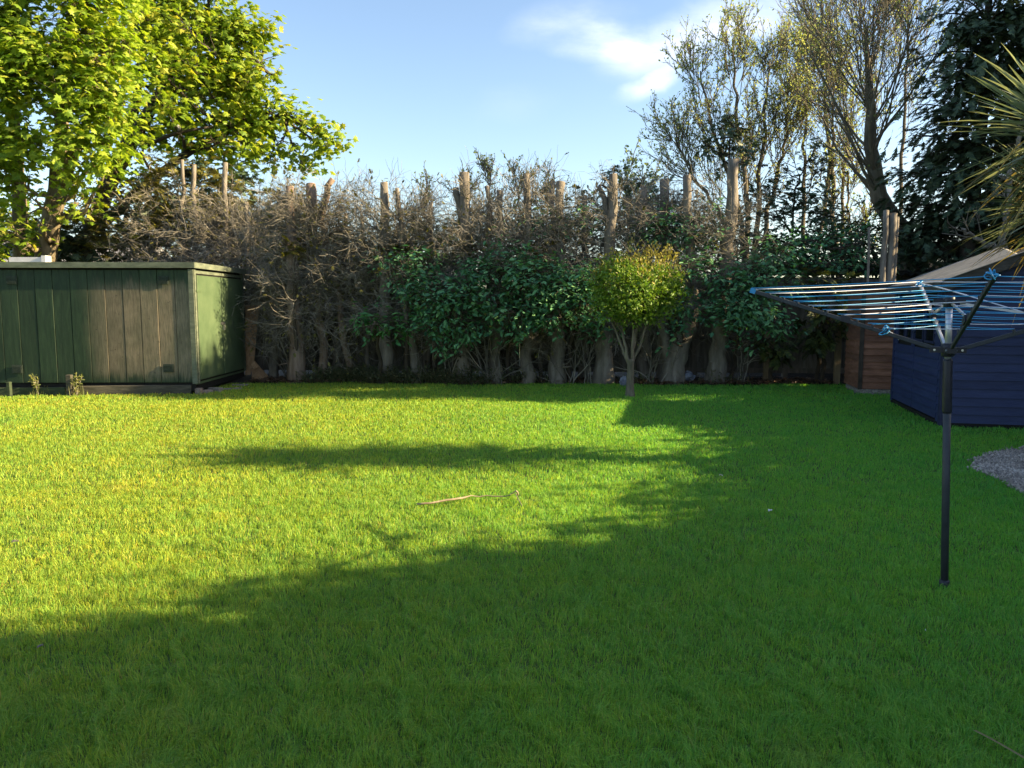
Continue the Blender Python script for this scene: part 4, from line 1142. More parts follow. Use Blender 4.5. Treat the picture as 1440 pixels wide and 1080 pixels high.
SPR = [spray(7, .5, .12, i) for i in range(3)]
HT = [  # base, via, top, Y, label, options
    ((419, 535, 22), [(413, 420, 17)], (408, 262, 11), 15.2, 'reddish lopped trunk nearest the green shed standing in the dense dead tangle', dict(nbr=120, fol=60, Lb=1.25, dirx=(.3, .25), mat='bark_pink')),
    ((457, 532, 11), [(446, 400, 13)], (437, 259, 14), 15.4, 'pinkish thick lopped stub beside the leaning cut limb, base hidden in weeds', dict(nbr=110, fol=60, Lb=1.3, mat='bark_pink')),
    ((494, 535, 9), [(470, 390, 8), (452, 310, 9)], (468, 252, 8), 15.3, 'slim trunk bending left then leaning back as a pale angled cut limb', dict(nbr=80, fol=30, Lb=1.2, mat='bark_pink')),
    ((518, 535, 6), [(515, 400, 5)], (508, 300, 4), 15.5, 'very thin straight stem standing clear against the fence among dead twigs', dict(nbr=40, Lb=1.1)),
    ((543, 538, 21), [(541, 420, 15)], (540, 257, 11), 15.1, 'straight grey lopped trunk with clean flat top rising alone against the sky', dict(nbr=80, fol=50, Lb=1.2)),
    ((588, 538, 13), [(572, 420, 9)], (558, 265, 6), 15.0, 'thin lopped trunk leaning left next to the clean flat-topped trunk', dict(nbr=80, fol=30, Lb=1.2)),
    ((647, 539, 27), [(650, 420, 19), (655, 330, 14)], (653, 243, 14), 15.0, 'stout trunk whose tall cut top is paired with a pale leaning side stub', dict(nbr=70, fol=20, Lb=1.1, fork=[(655, 400, 12), (650, 310, 11), (641, 264, 9)])),
    ((697, 540, 17), [(697, 450, 13)], (703, 268, 8), 14.95, 'narrow grey trunk with a fan of bare pale stems spreading from its foot', dict(nbr=90, fol=20, Lb=1.2, z0=.5)),
    ((741, 539, 17), [(742, 420, 13)], (740, 245, 10), 14.95, 'lopped trunk with short dark squared top standing between leafy elder clumps', dict(nbr=70, fol=20, Lb=1.1)),
    ((783, 539, 23), [(786, 430, 15)], (789, 256, 11), 14.95, 'broad-based trunk with mossy foot, one trunk before the widest mossy one', dict(nbr=70, fol=20, Lb=1.1)),
    ((848, 539, 27), [(852, 430, 18)], (862, 245, 12), 14.9, 'widest mossy trunk just behind the round-headed lawn tree', dict(nbr=70, fol=20, Lb=1.1, fork=[(858, 330, 10), (850, 280, 8), (842, 262, 6)])),
    ((944, 537, 30), [(955, 490, 30), (975, 440, 20), (970, 340, 13)], (966, 247, 11), 14.9, 'thick forked trunk leaning sideways above the crumpled plastic bag', dict(nbr=70, fol=15, Lb=1.1, z0=1.2, fork=[(940, 510, 14), (934, 470, 13), (930, 440, 10), (932, 380, 8)])),
    ((1008, 538, 25), [(1012, 460, 22), (1025, 340, 18)], (1032, 224, 14), 14.9, 'tallest lopped trunk, knotty, rising bare above the rest of the hedge', dict(nbr=60, fol=15, Lb=1.1, z0=1.3, z1=3.3)),
    # a second rank behind
    ((905, 535, 16), [(905, 420, 12)], (905, 262, 9), 15.7, 'slim lopped stub half sunk in twigs behind the round-headed tree', dict(nbr=50, Lb=1.1)),
    ((934, 535, 18), [(934, 420, 13)], (934, 252, 12), 15.7, 'square-topped lopped stub just left of the thick forked trunk top', dict(nbr=50, Lb=1.1)),
    ((777, 535, 12), [(777, 420, 9)], (777, 254, 7), 15.7, 'thin dark stub tight beside the broad-based trunk top', dict(nbr=50, Lb=1.1)),
    ((820, 535, 12), [(820, 420, 10)], (822, 275, 8), 15.7, 'short lopped stub sunk lowest in the twigs before the dark cypress top', dict(nbr=50, Lb=1.1)),
    ((700, 535, 12), [(690, 420, 9)], (684, 262, 6), 15.8, 'thin pole-like stub in the twiggy top between two squared trunks', dict(nbr=60, Lb=1.1)),
    ((475, 535, 12), [(475, 450, 9)], (486, 300, 5), 15.8, 'slender leaning stem deep in the dead tangle, broken short', dict(nbr=80, Lb=1.3, tw='twig_dark')),
    ((385, 530, 12), [(386, 420, 9)], (382, 300, 6), 15.9, 'thin trunk half hidden behind the chipboard offcuts', dict(nbr=90, Lb=1.1, fol=40, dirx=(.35, .35), z0=1.5)),
    ((600, 533, 11), [(604, 420, 9)], (606, 285, 6), 15.8, 'dark slim trunk behind the elder, ending below the hedge top', dict(nbr=80, Lb=1.2)),
    # lopped stems behind the green shed
    ((317, 470, 10), [(317, 380, 8)], (317, 229, 7), 16.8, 'tallest of the thin bare poles sticking up behind the green shed', dict(nbr=70, fol=40, Lb=1.4, z0=1.8, z1=3.1, nshoot=2, dirx=(-.3, 0))),
    ((276, 470, 10), [(276, 380, 8)], (273, 232, 6), 17.0, 'pale straight pole, middle of those behind the green shed', dict(nbr=70, fol=40, Lb=1.4, z0=1.8, z1=3.1, nshoot=2, dirx=(-.3, 0))),
    ((262, 470, 8), [(260, 380, 6)], (256, 225, 5), 17.2, 'thinnest pale pole nearest the sycamores behind the green shed', dict(nbr=70, fol=40, Lb=1.5, z0=1.8, z1=3.1, nshoot=2, dirx=(-.5, 0))),
    ((350, 480, 10), [(350, 400, 8)], (347, 285, 6), 16.6, 'short bare pole above the sunlit doors of the green shed', dict(nbr=110, fol=60, Lb=1.3, z0=1.5, nshoot=4, dirx=(0, .2))),
]
for i, (ba, vi, to, Y, lab, kw) in enumerate(HT):
    lopped(ba, vi, to, Y, lab, seed=i, **kw)

# fan of pale bare stems and hanging vines at the trunk feet
r = np.random.default_rng(77)


def bare_shrub(px, py, Y, n, spread, h, label, name='bare_shrub'):
    q = W(px, py, Y); q[2] = 0
    t = thing(name, label, 'shrub', q, 'bare stems under the hedge')
    s = q + r.normal(size=(n, 3)) * [.07, .05, 0]
    P = curves(s, np.c_[r.normal(size=n) * spread, r.normal(size=n) * .25 - .1, np.ones(n)], r.uniform(.6, 1.1, n) * h, 9, .13, -.01, r)
    b = MB(); b.tubes(P, taper(n, 9, r.uniform(.009, .016, n), .004), 5, False)
    s2, tg, _ = along(P, 4, .35, .95, r); P2 = curves(s2, splay(tg, .6, r), r.uniform(.2, .5, len(s2)), 6, .2, -.02, r); b.tubes(P2, taper(len(s2), 6, .0065, .0025), 4, False)
    b.build('stem', M['twig'], t)


bare_shrub(690, 538, 14.85, 16, .55, 1.6, 'fan of bare pale stems spreading up beside the narrow grey trunk')
bare_shrub(632, 539, 14.9, 8, .25, 1.1, 'few thin bare stems at the left foot of the stout trunk')
bare_shrub(800, 539, 14.85, 6, .35, 1.0, 'two or three curving bare stems between the mossy trunks')
bare_shrub(825, 539, 14.85, 6, .3, 1.1, 'wavy bare stems tight against the widest mossy trunk')
bare_shrub(920, 538, 14.8, 7, .3, 1.1, 'bare stems left of the thick forked trunk')
bare_shrub(1040, 537, 14.9, 7, .4, .9, 'crossed bare twigs leaning on the fence right of the tallest lopped trunk')
bare_shrub(408, 533, 15.5, 16, .4, 1.5, 'thick grey brush of bare stems beside the chipboard offcuts')


# ------------------------------------------------------------------ leafy shrubs grown through the hedge
def shrub(name, label, cat, foot, blobs, m='elder_leaf', tpl=None, dens=210, size=.115, per=6, droop=.35, gap=-.32, shell=.4, seed=0, group=None, twm='twig_dark', gs=3., spread=.09, up=.7, tsag=.05):
    r = np.random.default_rng(seed + 500)
    bl = pxblobs(blobs)
    q = np.array(foot, float); t = thing(name, label, cat, q, group)
    b = MB(); cs = np.array([c for c, _ in bl]); top = cs.mean(0)
    tr_ = bend([q - [0, 0, .05], q + (top - q) * [.3, .3, .5], top * [1, 1, 1]], 10, .02, r); b.tube(tr_, np.linspace(.045, .02, 10), 7)
    limbs_to(b, bl, tr_, .022, .009, tsag, r, 5, .5)
    f = MB(); leaf_blobs(f, bl, tpl or leaf_oval(.5), dens, size, per, spread, droop, gap, gs, shell, up, seed * 1.3, r, b)
    b.build('stem', M[twm], t, smooth=False); f.build('foliage', M[m], t)
    return t


def ft(px, Y): return [(px - 720) / F * Y, Y, 0]


shrub('elder_shrub', 'bright green leafy bough hanging lowest and leftmost in the hedge', 'shrub', ft(535, 14.9), [(528, 455, 14.08, 38, 20), (555, 462, 14.08, 26, 15), (502, 452, 14.18, 18, 12)], seed=1, m='elder_bright', size=.13, dens=110, group='leafy shrubs in the hedge')
GS = 'leafy shrubs in the hedge'
shrub('elder_shrub', 'dark leafy clump in the upper hedge just right of the clean flat-topped trunk', 'shrub', ft(572, 15), [(572, 385, 14.38, 40, 32), (600, 372, 14.58, 28, 24), (545, 372, 14.58, 22, 18), (590, 415, 14.38, 30, 22)], seed=2, group=GS)
shrub('elder_shrub', 'dense elder draping over the stout paired trunk', 'shrub', ft(640, 15), [(618, 420, 14.18, 40, 34), (645, 455, 14.18, 42, 32), (610, 455, 14.18, 30, 28), (628, 485, 14.28, 22, 16), (655, 415, 14.28, 30, 30)], seed=3, group=GS)
shrub('elder_shrub', 'biggest dark elder mass at the middle of the hedge left of the mossy trunks', 'shrub', ft(715, 15), [(700, 380, 14.18, 42, 34), (735, 395, 14.08, 42, 38), (690, 420, 14.08, 36, 30), (730, 440, 14.08, 48, 30), (760, 425, 14.18, 36, 34), (668, 385, 14.28, 26, 26), (715, 352, 14.48, 36, 20), (722, 472, 14.18, 20, 14)], seed=4, group=GS)
shrub('elder_shrub', 'elder mass directly behind and left of the round-headed tree', 'shrub', ft(800, 15), [(795, 400, 14.18, 40, 32), (820, 425, 14.08, 38, 34), (790, 445, 14.08, 38, 24), (835, 395, 14.28, 34, 32), (850, 455, 14.28, 30, 20), (770, 385, 14.38, 28, 24)], seed=5, group=GS)
shrub('elder_shrub', 'small dark leaf cluster showing behind the round-headed tree crown on its shed side', 'shrub', ft(962, 15), [(958, 425, 14.18, 26, 24), (945, 465, 14.28, 22, 26), (968, 385, 14.38, 24, 26)], seed=6, group=GS)
shrub('elder_shrub', 'wide elder spreading around the tallest lopped trunk', 'shrub', ft(1030, 15), [(1025, 400, 14.18, 38, 34), (1055, 430, 14.08, 44, 34), (1020, 445, 14.08, 34, 32), (1065, 390, 14.28, 38, 32), (1095, 350, 14.58, 42, 24), (1040, 475, 14.18, 34, 14), (1090, 455, 14.18, 26, 22), (1000, 380, 14.48, 22, 30), (1100, 400, 14.38, 24, 26)], seed=7, group=GS)
shrub('elder_shrub', 'loose green growth along the hedge top above the round-headed tree', 'shrub', ft(950, 15.6), [(930, 320, 14.9, 44, 24), (975, 330, 14.9, 44, 26), (1005, 300, 15.1, 38, 20), (890, 330, 15.0, 38, 20), (960, 285, 15.2, 40, 16)], seed=8, group=GS, dens=170)
shrub('elder_shrub', 'sparse green shoots along the hedge top over the biggest elder mass', 'shrub', ft(800, 15.6), [(820, 310, 15.0, 42, 20), (770, 320, 15.0, 42, 22), (700, 325, 15.3, 34, 18), (850, 290, 15.6, 34, 14), (740, 300, 15.5, 30, 14), (640, 330, 15.4, 30, 16)], seed=9, group=GS, dens=140)
shrub('elder_shrub', 'green bushy growth between the tallest lopped trunk and the pale poles', 'shrub', ft(1190, 15.9), [(1150, 340, 15.6, 44, 24), (1195, 355, 15.5, 36, 24), (1215, 335, 15.8, 24, 30), (1165, 370, 15.4, 30, 14)], seed=10, group=GS, dens=110)
YW = 'evergreen sprays hanging in the hedge'
shrub('yew_shrub', 'drooping yellow-green evergreen spray in front of the fence beside the brown store', 'shrub', ft(1158, 15), [(1150, 440, 14.4, 30, 26), (1165, 460, 14.4, 26, 24), (1150, 478, 14.4, 24, 14), (1185, 440, 14.6, 18, 18)], m='yew', tpl=SPR[0], dens=70, size=.3, per=4, droop=.75, seed=11, group=YW, spread=.08)
shrub('yew_shrub', 'fresh green evergreen tuft above the washing lines in front of the grey outbuilding', 'shrub', ft(1150, 15.1), [(1150, 395, 14.8, 36, 16), (1170, 405, 14.8, 28, 14), (1130, 402, 14.9, 24, 12)], m='yew', tpl=SPR[1], dens=90, size=.24, per=4, droop=.1, seed=12, group=YW)
shrub('yew_shrub', 'dull evergreen spray hanging low under the wide elder', 'shrub', ft(1085, 15), [(1080, 478, 14.5, 24, 18), (1095, 492, 14.5, 18, 12)], m='yew', tpl=SPR[2], dens=90, size=.24, per=4, droop=.7, seed=13, group=YW)
for j, (lab, bl) in enumerate([('yellow-green conifer tuft left of the clean flat-topped trunk', [(412, 346, 15.0, 14, 8)]), ('yellow-green conifer tuft over the upper elder clump', [(578, 346, 14.9, 28, 10), (545, 352, 15, 16, 7)]), ('yellow-green conifer tuft above the biggest elder mass', [(762, 358, 14.8, 26, 9), (748, 372, 14.8, 18, 8)]), ('low yellow-green conifer tuft under the upper elder clump', [(610, 412, 14.8, 26, 11)]), ('dull conifer tuft between the elder clumps near the hedge middle', [(660, 350, 15, 30, 10)])]):
    shrub('conifer_tuft', lab, 'shrub', [bl[0][0] * 0 + W(*bl[0][:3])[0], 15.1, 0], bl, m='yellow_spray', tpl=SPR[j % 3], dens=160, size=.2, per=5, droop=-.1, seed=20 + j, group='yellow-green tufts in the hedge', spread=.06, shell=.6, gap=-1)

# weeds and leaf litter at the hedge foot: nobody could count them
r = np.random.default_rng(55)
n = 1500
X = r.choice([-3.6, -3.0, -2.4, -1.75, -1.25, -1.0, -.15, .3, -.7, 2.3, 4.0], n, p=[.16, .19, .19, .14, .1, .05, .05, .04, .04, .02, .02]) + r.normal(size=n) * .28
Yy = bed_edge(X) + np.abs(r.normal(size=n)) * .28 + .02
P = curves(np.stack([X, Yy, np.zeros(n)], 1), unit(n, r) * .6 + [0, -.1, 1], r.uniform(.1, .42, n), 5, .2, 0, r)
b = MB(); b.tubes(P, taper(n, 5, .004, .002), 3, False); s, tg, _ = along(P, 7, .3, 1, r)
b.leaves(leaf_oval(.45), s, unit(len(s), r) + [0, -.2, .2], unit(len(s), r) * .6 + [0, -.2, .8], r.uniform(.03, .07, len(s)))
tag(b.build('undergrowth', M['weed']), 'low weeds at the foot of the hedge', None, None, 'stuff')
M['leaf_litter'] = leaf_mat('leaf_litter', [(0, (.05, .03, .018)), (.6, (.12, .07, .04)), (1, (.2, .13, .08))], transl=.05)
n = 5000; X = r.uniform(-5.2, 6.2, n); Yy = bed_edge(X) + np.abs(r.normal(size=n)) * .5
b = MB(); b.leaves(leaf_oval(.6), np.stack([X, Yy, .025 + .04 * r.uniform(size=n)], 1), unit(n, r) * [1, 1, .3], unit(n, r) * .5 + [0, 0, 1], r.uniform(.04, .09, n)); tag(b.build('leaf_litter', M['leaf_litter']), 'brown fallen leaves under the hedge', None, None, 'stuff')


# ------------------------------------------------------------------ sycamores on the left
def big_tree(name, label, cat, trunks, blobs, m, tpl, dens, size, bark, seed, group=None, per=7, gap=-.15, droop=.5, gs=1.6, spread=.2, r0=.07, shell=.42, limbr=.02, up=.7, sag=.1, tw=7):
    r = np.random.default_rng(seed + 900)
    bl = pxblobs(blobs); q = None; b = MB(); TP = []
    for pts, Y, w0, w1 in trunks:
        P = [W(x, y, Y + (dy[0] if dy else 0)) for x, y, *dy in pts]
        if q is None: q = P[0] * [1, 1, 0]
        if P[0][2] > 1: pass
        T = bend(P, 14, .02, r); b.tube(T, np.linspace(w0, w1, 14) / 2 * Y / F, 10); TP.append(T)
    t = thing(name, label, cat, q, group)
    limbs_to(b, bl, np.vstack(TP), r0, limbr, sag, r, tw, .6)
    f = MB(); leaf_blobs(f, bl, tpl, dens, size, per, spread, droop, gap, gs, shell, up, seed, r, b)
    b.build('trunk', M[bark], t, smooth=True); f.build('crown', M[m], t)
    return t


big_tree('sycamore_tree', 'big bright sycamore with large sunlit leaves filling the corner above the green shed', 'tree',
         [([(62, 530), (60, 400), (72, 320), (82, 240), (90, 150), (100, 20)], 17, 34, 12), ([(28, 530), (28, 400), (30, 330), (24, 250), (18, 150), (22, 0)], 17.2, 26, 10), ([(70, 340), (100, 230), (130, 150), (150, 60)], 16.8, 14, 7)],
         [(25, 20, 16.5, 60, 50), (105, 25, 16.5, 62, 48), (60, 75, 16.2, 66, 46), (140, 85, 16.3, 52, 42), (20, 120, 16.2, 48, 44), (90, 135, 16.0, 56, 40), (150, 145, 16.2, 42, 38), (30, 195, 16.2, 42, 36), (105, 205, 16.0, 44, 32), (150, 195, 16.1, 34, 26), (148, 238, 16.0, 24, 16), (95, 250, 16.2, 34, 18), (20, 322, 15.9, 34, 20), (72, 305, 16.0, 26, 16), (15, 250, 16.4, 30, 28), (180, 60, 16.5, 28, 32), (60, -40, 16.5, 90, 40), (150, -30, 16.8, 60, 40), (-40, 60, 16.5, 50, 60), (-40, 180, 16.5, 50, 70), (-50, 300, 16.2, 40, 40), (15, 300, 17.5, 40, 20), (50, 280, 16.2, 36, 22), (110, 285, 16.6, 30, 18), (-5, 335, 16.2, 36, 18), (45, 335, 17.0, 26, 14)],
         'maple_leaf', leaf_maple(), 80, .165, 'bark_maple', 1, 'sycamores behind the green shed', gap=-.26)
big_tree('sycamore_tree', 'second sycamore spreading right against the open blue sky behind the lopped poles', 'tree',
         [([(110, 520), (112, 400), (140, 290), (190, 190), (250, 90), (290, 20)], 20, 30, 8), ([(130, 330), (210, 255), (300, 195), (400, 160)], 20, 15, 6), ([(160, 250), (190, 150), (200, 60), (210, -30)], 20.2, 14, 6), ([(225, 130), (290, 120), (370, 95)], 19.8, 9, 4)],
         [(235, 15, 20, 46, 30), (290, 30, 20, 44, 36), (340, 50, 20, 40, 34), (372, 60, 20.3, 22, 26), (255, 75, 20, 34, 18), (300, 95, 19.6, 44, 30), (350, 110, 19.6, 44, 32), (385, 115, 20, 16, 18), (330, 155, 19.6, 46, 28), (380, 155, 19.8, 36, 26), (412, 165, 20, 20, 20), (290, 165, 19.6, 40, 24), (445, 180, 20, 16, 14), (470, 196, 20, 17, 7), (450, 205, 20, 14, 8), (395, 195, 19.8, 34, 18), (340, 200, 19.6, 46, 18), (285, 210, 19.8, 36, 16), (425, 228, 20, 28, 10), (380, 225, 20, 34, 13), (250, 150, 20.4, 30, 34), (215, 190, 20.5, 34, 26), (215, 110, 20.8, 24, 26), (230, -30, 20, 60, 30), (300, -20, 20, 40, 24), (200, 20, 20.8, 26, 30), (330, 240, 20.2, 36, 10), (190, 250, 20.5, 30, 18), (270, 120, 20.3, 40, 34), (310, 60, 20.3, 44, 30), (320, 130, 20.4, 40, 30), (230, 60, 20.6, 34, 28), (350, 180, 20.2, 44, 24), (265, 185, 20.3, 34, 24), (205, 35, 18.2, 34, 26), (215, 90, 18.2, 36, 26), (228, 145, 18.3, 34, 22), (265, 40, 18.8, 36, 26), (270, 100, 18.8, 34, 20), (200, 185, 18.4, 28, 18), (310, 200, 19, 40, 14)],
         'maple_leaf_far', leaf_maple(), 66, .175, 'bark_dark', 2, 'sycamores behind the green shed', gap=-.24, gs=1.9, sag=.04, limbr=.016, r0=.05)
GB = 'evergreens behind the hedge'
shrub('leyland_tree', 'flat-topped yellow-green conifer spreading behind the green shed below the sycamore', 'tree', ft(190, 18), [(125, 298, 17.2, 40, 8), (180, 305, 17.2, 50, 10), (235, 320, 17.2, 50, 14), (200, 340, 17.4, 60, 14), (130, 335, 17.6, 34, 14), (240, 228, 17.6, 44, 9), (290, 245, 17.6, 40, 10), (220, 262, 17.6, 50, 14), (270, 280, 17.4, 50, 14), (330, 260, 17.6, 36, 10), (340, 300, 17.6, 44, 16), (300, 330, 17.3, 44, 16), (380, 290, 17.6, 30, 12), (150, 270, 17.9, 34, 10), (250, 300, 17.4, 60, 14), (180, 325, 17.3, 60, 12), (350, 330, 17.2, 50, 14), (400, 275, 17.5, 36, 12), (420, 310, 17.3, 36, 14), (310, 285, 17.4, 50, 10), (210, 240, 18, 40, 10)], m='yellow_spray', tpl=SPR[0], dens=120, size=.24, per=6, droop=0, seed=31, gap=-.3, group=GB, twm='twig', spread=.14, gs=2.4)
shrub('leyland_tree', 'dark conifer filling the shade low behind the green shed roof', 'tree', ft(160, 19), [(140, 350, 18.5, 50, 20), (215, 355, 18.5, 50, 20), (290, 365, 18.5, 50, 24), (180, 380, 18.5, 100, 24), (60, 325, 18.6, 50, 30), (110, 328, 18.4, 44, 26), (20, 335, 18.8, 44, 28), (95, 345, 17.9, 46, 18), (130, 352, 17.8, 40, 16), (40, 352, 18, 40, 14), (90, 355, 18.8, 36, 24), (340, 385, 18.2, 50, 34), (45, 360, 19, 40, 20), (260, 325, 18.6, 50, 22), (320, 340, 18.6, 50, 30), (380, 350, 18.4, 50, 40), (160, 325, 18.8, 50, 18), (230, 285, 18.8, 60, 30), (300, 290, 18.8, 60, 34), (370, 310, 18.6, 60, 30), (190, 300, 19, 50, 26), (260, 245, 19, 50, 22), (330, 255, 19, 50, 20)], m='conifer', tpl=SPR[1], dens=44, size=.3, per=5, seed=32, gap=-.5, group=GB)

# ------------------------------------------------------------------ evergreens and sparse trees on the right
for j, (lab, px, bl, Y0) in enumerate([
    ('small dark pointed evergreen in front of the pale sparse trees', 1022, [(1022, 165, 18.5, 20, 16), (1010, 190, 18.5, 28, 12), (1040, 185, 18.5, 24, 14), (1020, 210, 18.5, 42, 11), (995, 205, 18.6, 20, 9), (1035, 232, 18.5, 40, 12), (1060, 215, 18.6, 18, 9)], 18.6),
    ('broad dark evergreen low between the pale sparse trees', 1110, [(1110, 245, 18, 44, 16), (1085, 270, 18, 38, 16), (1135, 275, 18, 44, 18), (1100, 300, 17.8, 56, 16), (1150, 235, 18.2, 26, 14), (1160, 300, 17.8, 34, 18), (1060, 290, 17.9, 34, 18), (1145, 210, 18.4, 20, 12)], 18.2),
    ('dark cypress top showing above the middle of the hedge', 848, [(860, 242, 17.5, 14, 11), (842, 262, 17.2, 28, 12), (865, 268, 17.2, 28, 14), (830, 280, 17, 40, 12), (880, 285, 17, 34, 14)], 17.4),
    ('low dark cypress just right of the cypress top above the hedge', 905, [(908, 258, 17.5, 18, 12), (915, 278, 17.3, 30, 14), (950, 290, 17.3, 34, 14), (930, 305, 17, 50, 16)], 17.4)]):
    shrub('evergreen_tree', lab, 'tree', ft(px, Y0), bl, m='conifer', tpl=SPR[j % 3], dens=120, size=.18, per=5, seed=40 + j, gap=-.3, group=GB, spread=.12, droop=.25)
for j, (lab, px, bl) in enumerate([
    ('dark laurel thicket behind the hedge above the tallest trunk foot', 1040, [(980, 345, 17, 60, 26), (1040, 335, 17, 60, 30), (1100, 345, 17, 60, 30), (1060, 375, 16.8, 90, 30), (1000, 375, 16.8, 60, 26)]),
    ('dark laurel thicket behind the pale poles and grey outbuilding', 1230, [(1160, 340, 17.2, 60, 34), (1220, 350, 16.8, 50, 32), (1200, 320, 18.5, 60, 20), (1130, 365, 16.8, 60, 30), (1190, 375, 16.7, 70, 22)]),
    ('dark bush mass in the shade behind the navy shed roof', 1340, [(1300, 345, 17, 60, 36), (1360, 340, 17, 60, 40), (1420, 335, 17, 60, 36), (1480, 330, 17, 60, 50)]),
    ('dark thicket behind the middle of the hedge', 800, [(700, 330, 16.8, 60, 30), (780, 325, 16.8, 60, 32), (860, 325, 16.8, 60, 30), (720, 375, 16.6, 90, 34), (830, 375, 16.6, 90, 34), (920, 350, 16.6, 60, 40)]),
    ('dark thicket behind the upper elder clump of the hedge', 590, [(560, 395, 16.6, 60, 34), (620, 375, 16.7, 60, 40), (480, 400, 16.7, 50, 40), (420, 390, 16.8, 50, 44), (520, 370, 17.2, 50, 34), (450, 350, 17.4, 50, 34), (600, 335, 17.4, 60, 30)])]):
    cf = j == 2
    shrub('laurel_bush' if not cf else 'evergreen_bush', lab, 'shrub', ft(px, 17), bl, m='conifer' if cf else 'laurel_leaf', tpl=SPR[1] if cf else None, dens=50 if cf else 60, size=.26 if cf else .15, per=7, seed=50 + j, gap=-.45, group='dark bushes behind the hedge', spread=.14, gs=2.4)


def sparse_tree(name, label, trunks, seed, nl=14, L1=2.6, n2=9, n3=6, leaf=.055, nleaf=2.0, bark='bark_grey', m='birch_leaf', group='sparse young-leaved trees beyond the hedge', t0=.3, up=.10, splay1=.55, lm=1.0):
    r = np.random.default_rng(seed + 1300)
    b = MB(); q = None; LP = []; tipz = None; tops = []
    for pts, Y, w0, w1 in trunks:
        P = [W(x, y, Y + (dy[0] if dy else 0)) for x, y, *dy in pts]
        if q is None: q = P[0] * [1, 1, 0]
        T = bend(P, 18, .03, r); R = np.linspace(w0, w1, 18) / 2 * Y / F; b.tube(T, R, 9)
        n = int(nl); t_ = np.sort(r.uniform(t0, .97, n)); s = np.stack([np.interp(t_ * 17, range(18), T[:, i]) for i in range(3)], 1)
        tg = nz(np.stack([np.interp(t_ * 17, range(18), np.gradient(T[:, i])) for i in range(3)], 1))
        P1 = curves(s, splay(tg, r.uniform(.7, 1.25, n) * splay1, r), r.uniform(.7, 1.2, n) * L1 * (1.15 - .7 * t_), 9, .09, up, r)
        rb = np.interp(t_ * 17, range(18), R) * r.uniform(.14, .25, n)
        b.tubes(P1, taper(n, 9, rb, .008), 6, False); LP.append(P1)
    P1 = np.vstack(LP)
    s, tg, _ = along(P1, n2, .15, .98, r); P2 = curves(s, splay(tg, r.uniform(.3, .7, len(s)), r), r.uniform(.5, 1.2, len(s)) * L1 * .42, 7, .1, up * .9, r)
    b.tubes(P2, taper(len(s), 7, .010, .004), 4, False)
    s, tg, _ = along(P2, n3, .15, .98, r); P3 = curves(s, splay(tg, r.uniform(.3, .8, len(s)), r), r.uniform(.3, .9, len(s)) * L1 * .22, 5, .12, up * .8, r)
    b.tubes(P3, taper(len(s), 5, .0065, .003), 3, False)
    t = thing(name, label, 'tree', q, group)
    b.build('trunk', M[bark], t, smooth=False)
    k = max(1, int(nleaf)); s, tg, _ = along(P3, k, .3, 1, r); f = MB()
    zk = np.clip((s[:, 2] - 3.0) / 4.0, .25, 1); kk = r.uniform(size=len(s)) < zk * lm; s, tg = s[kk], tg[kk]
    f.leaves(leaf_oval(.7), s, unit(len(s), r) * .8 + tg * .4 + [0, 0, -.3], unit(len(s), r), r.uniform(.6, 1.3, len(s)) * leaf); f.build('crown', M[m], t)
    return t


sparse_tree('birch_tree', 'tall tree with curved leaning trunk and fan of fine upright branches', [([(1285, 420), (1278, 355), (1262, 322), (1243, 285), (1229, 240), (1223, 190), (1222, 140), (1219, 80), (1218, 40)], 18, 36, 3)], 1, nl=34, L1=4.0, n2=9, n3=5, t0=.38, leaf=.06, nleaf=2, lm=.6, bark='bark_olive', splay1=.6)
sparse_tree('birch_tree', 'pale multi-stemmed tree standing leftmost against the sky and cloud', [([(1050, 430), (1040, 300), (1005, 190), (985, 100)], 20, 9, 2), ([(1050, 430), (1050, 280), (1035, 150), (1030, 55)], 20, 9, 2), ([(1055, 430), (1065, 290), (1075, 180), (1082, 85)], 20.3, 9, 2), ([(1045, 430), (1015, 310), (975, 250), (950, 195)], 20.2, 7, 2), ([(1055, 430), (1085, 280), (1105, 200), (1108, 120)], 20.5, 8, 2)], 2, nl=15, L1=1.9, n2=8, n3=7, t0=.22, leaf=.058, nleaf=3, bark='bark_olive', up=.12, splay1=.5)
sparse_tree('birch_tree', 'yellow-leaved tree between the pale multi-stemmed tree and the curved trunk', [([(1135, 430), (1130, 290), (1135, 180), (1135, 80)], 21, 7, 1.5), ([(1140, 430), (1160, 290), (1172, 170), (1165, 70)], 21, 7, 1.5), ([(1180, 430), (1185, 300), (1190, 220), (1200, 120)], 21, 6, 1.5)], 3, nl=16, L1=2.0, n2=7, n3=6, t0=.3, leaf=.065, nleaf=3, bark='bark_olive', up=.1)
sparse_tree('birch_tree', 'yellow-topped tree behind the fine upright branches with its crown cut off by the frame', [([(1180, 430), (1165, 200), (1160, 80), (1150, -40)], 23, 7, 2), ([(1262, 430), (1268, 230), (1275, 100), (1280, -30)], 23, 6, 2)], 4, nl=18, L1=2.8, n2=7, n3=6, t0=.4, leaf=.07, nleaf=2, bark='bark_olive')
sparse_tree('birch_tree', 'thin low understorey tree showing between the curved trunk and dark evergreen', [([(1205, 430), (1195, 330), (1192, 240)], 20, 5, 2), ([(1165, 430), (1172, 340), (1160, 250)], 20, 5, 2), ([(1215, 430), (1215, 340), (1225, 280)], 20, 4, 1.5)], 5, nl=12, L1=1.2, n2=6, n3=5, leaf=.06, nleaf=3, t0=.3, bark='bark_olive')
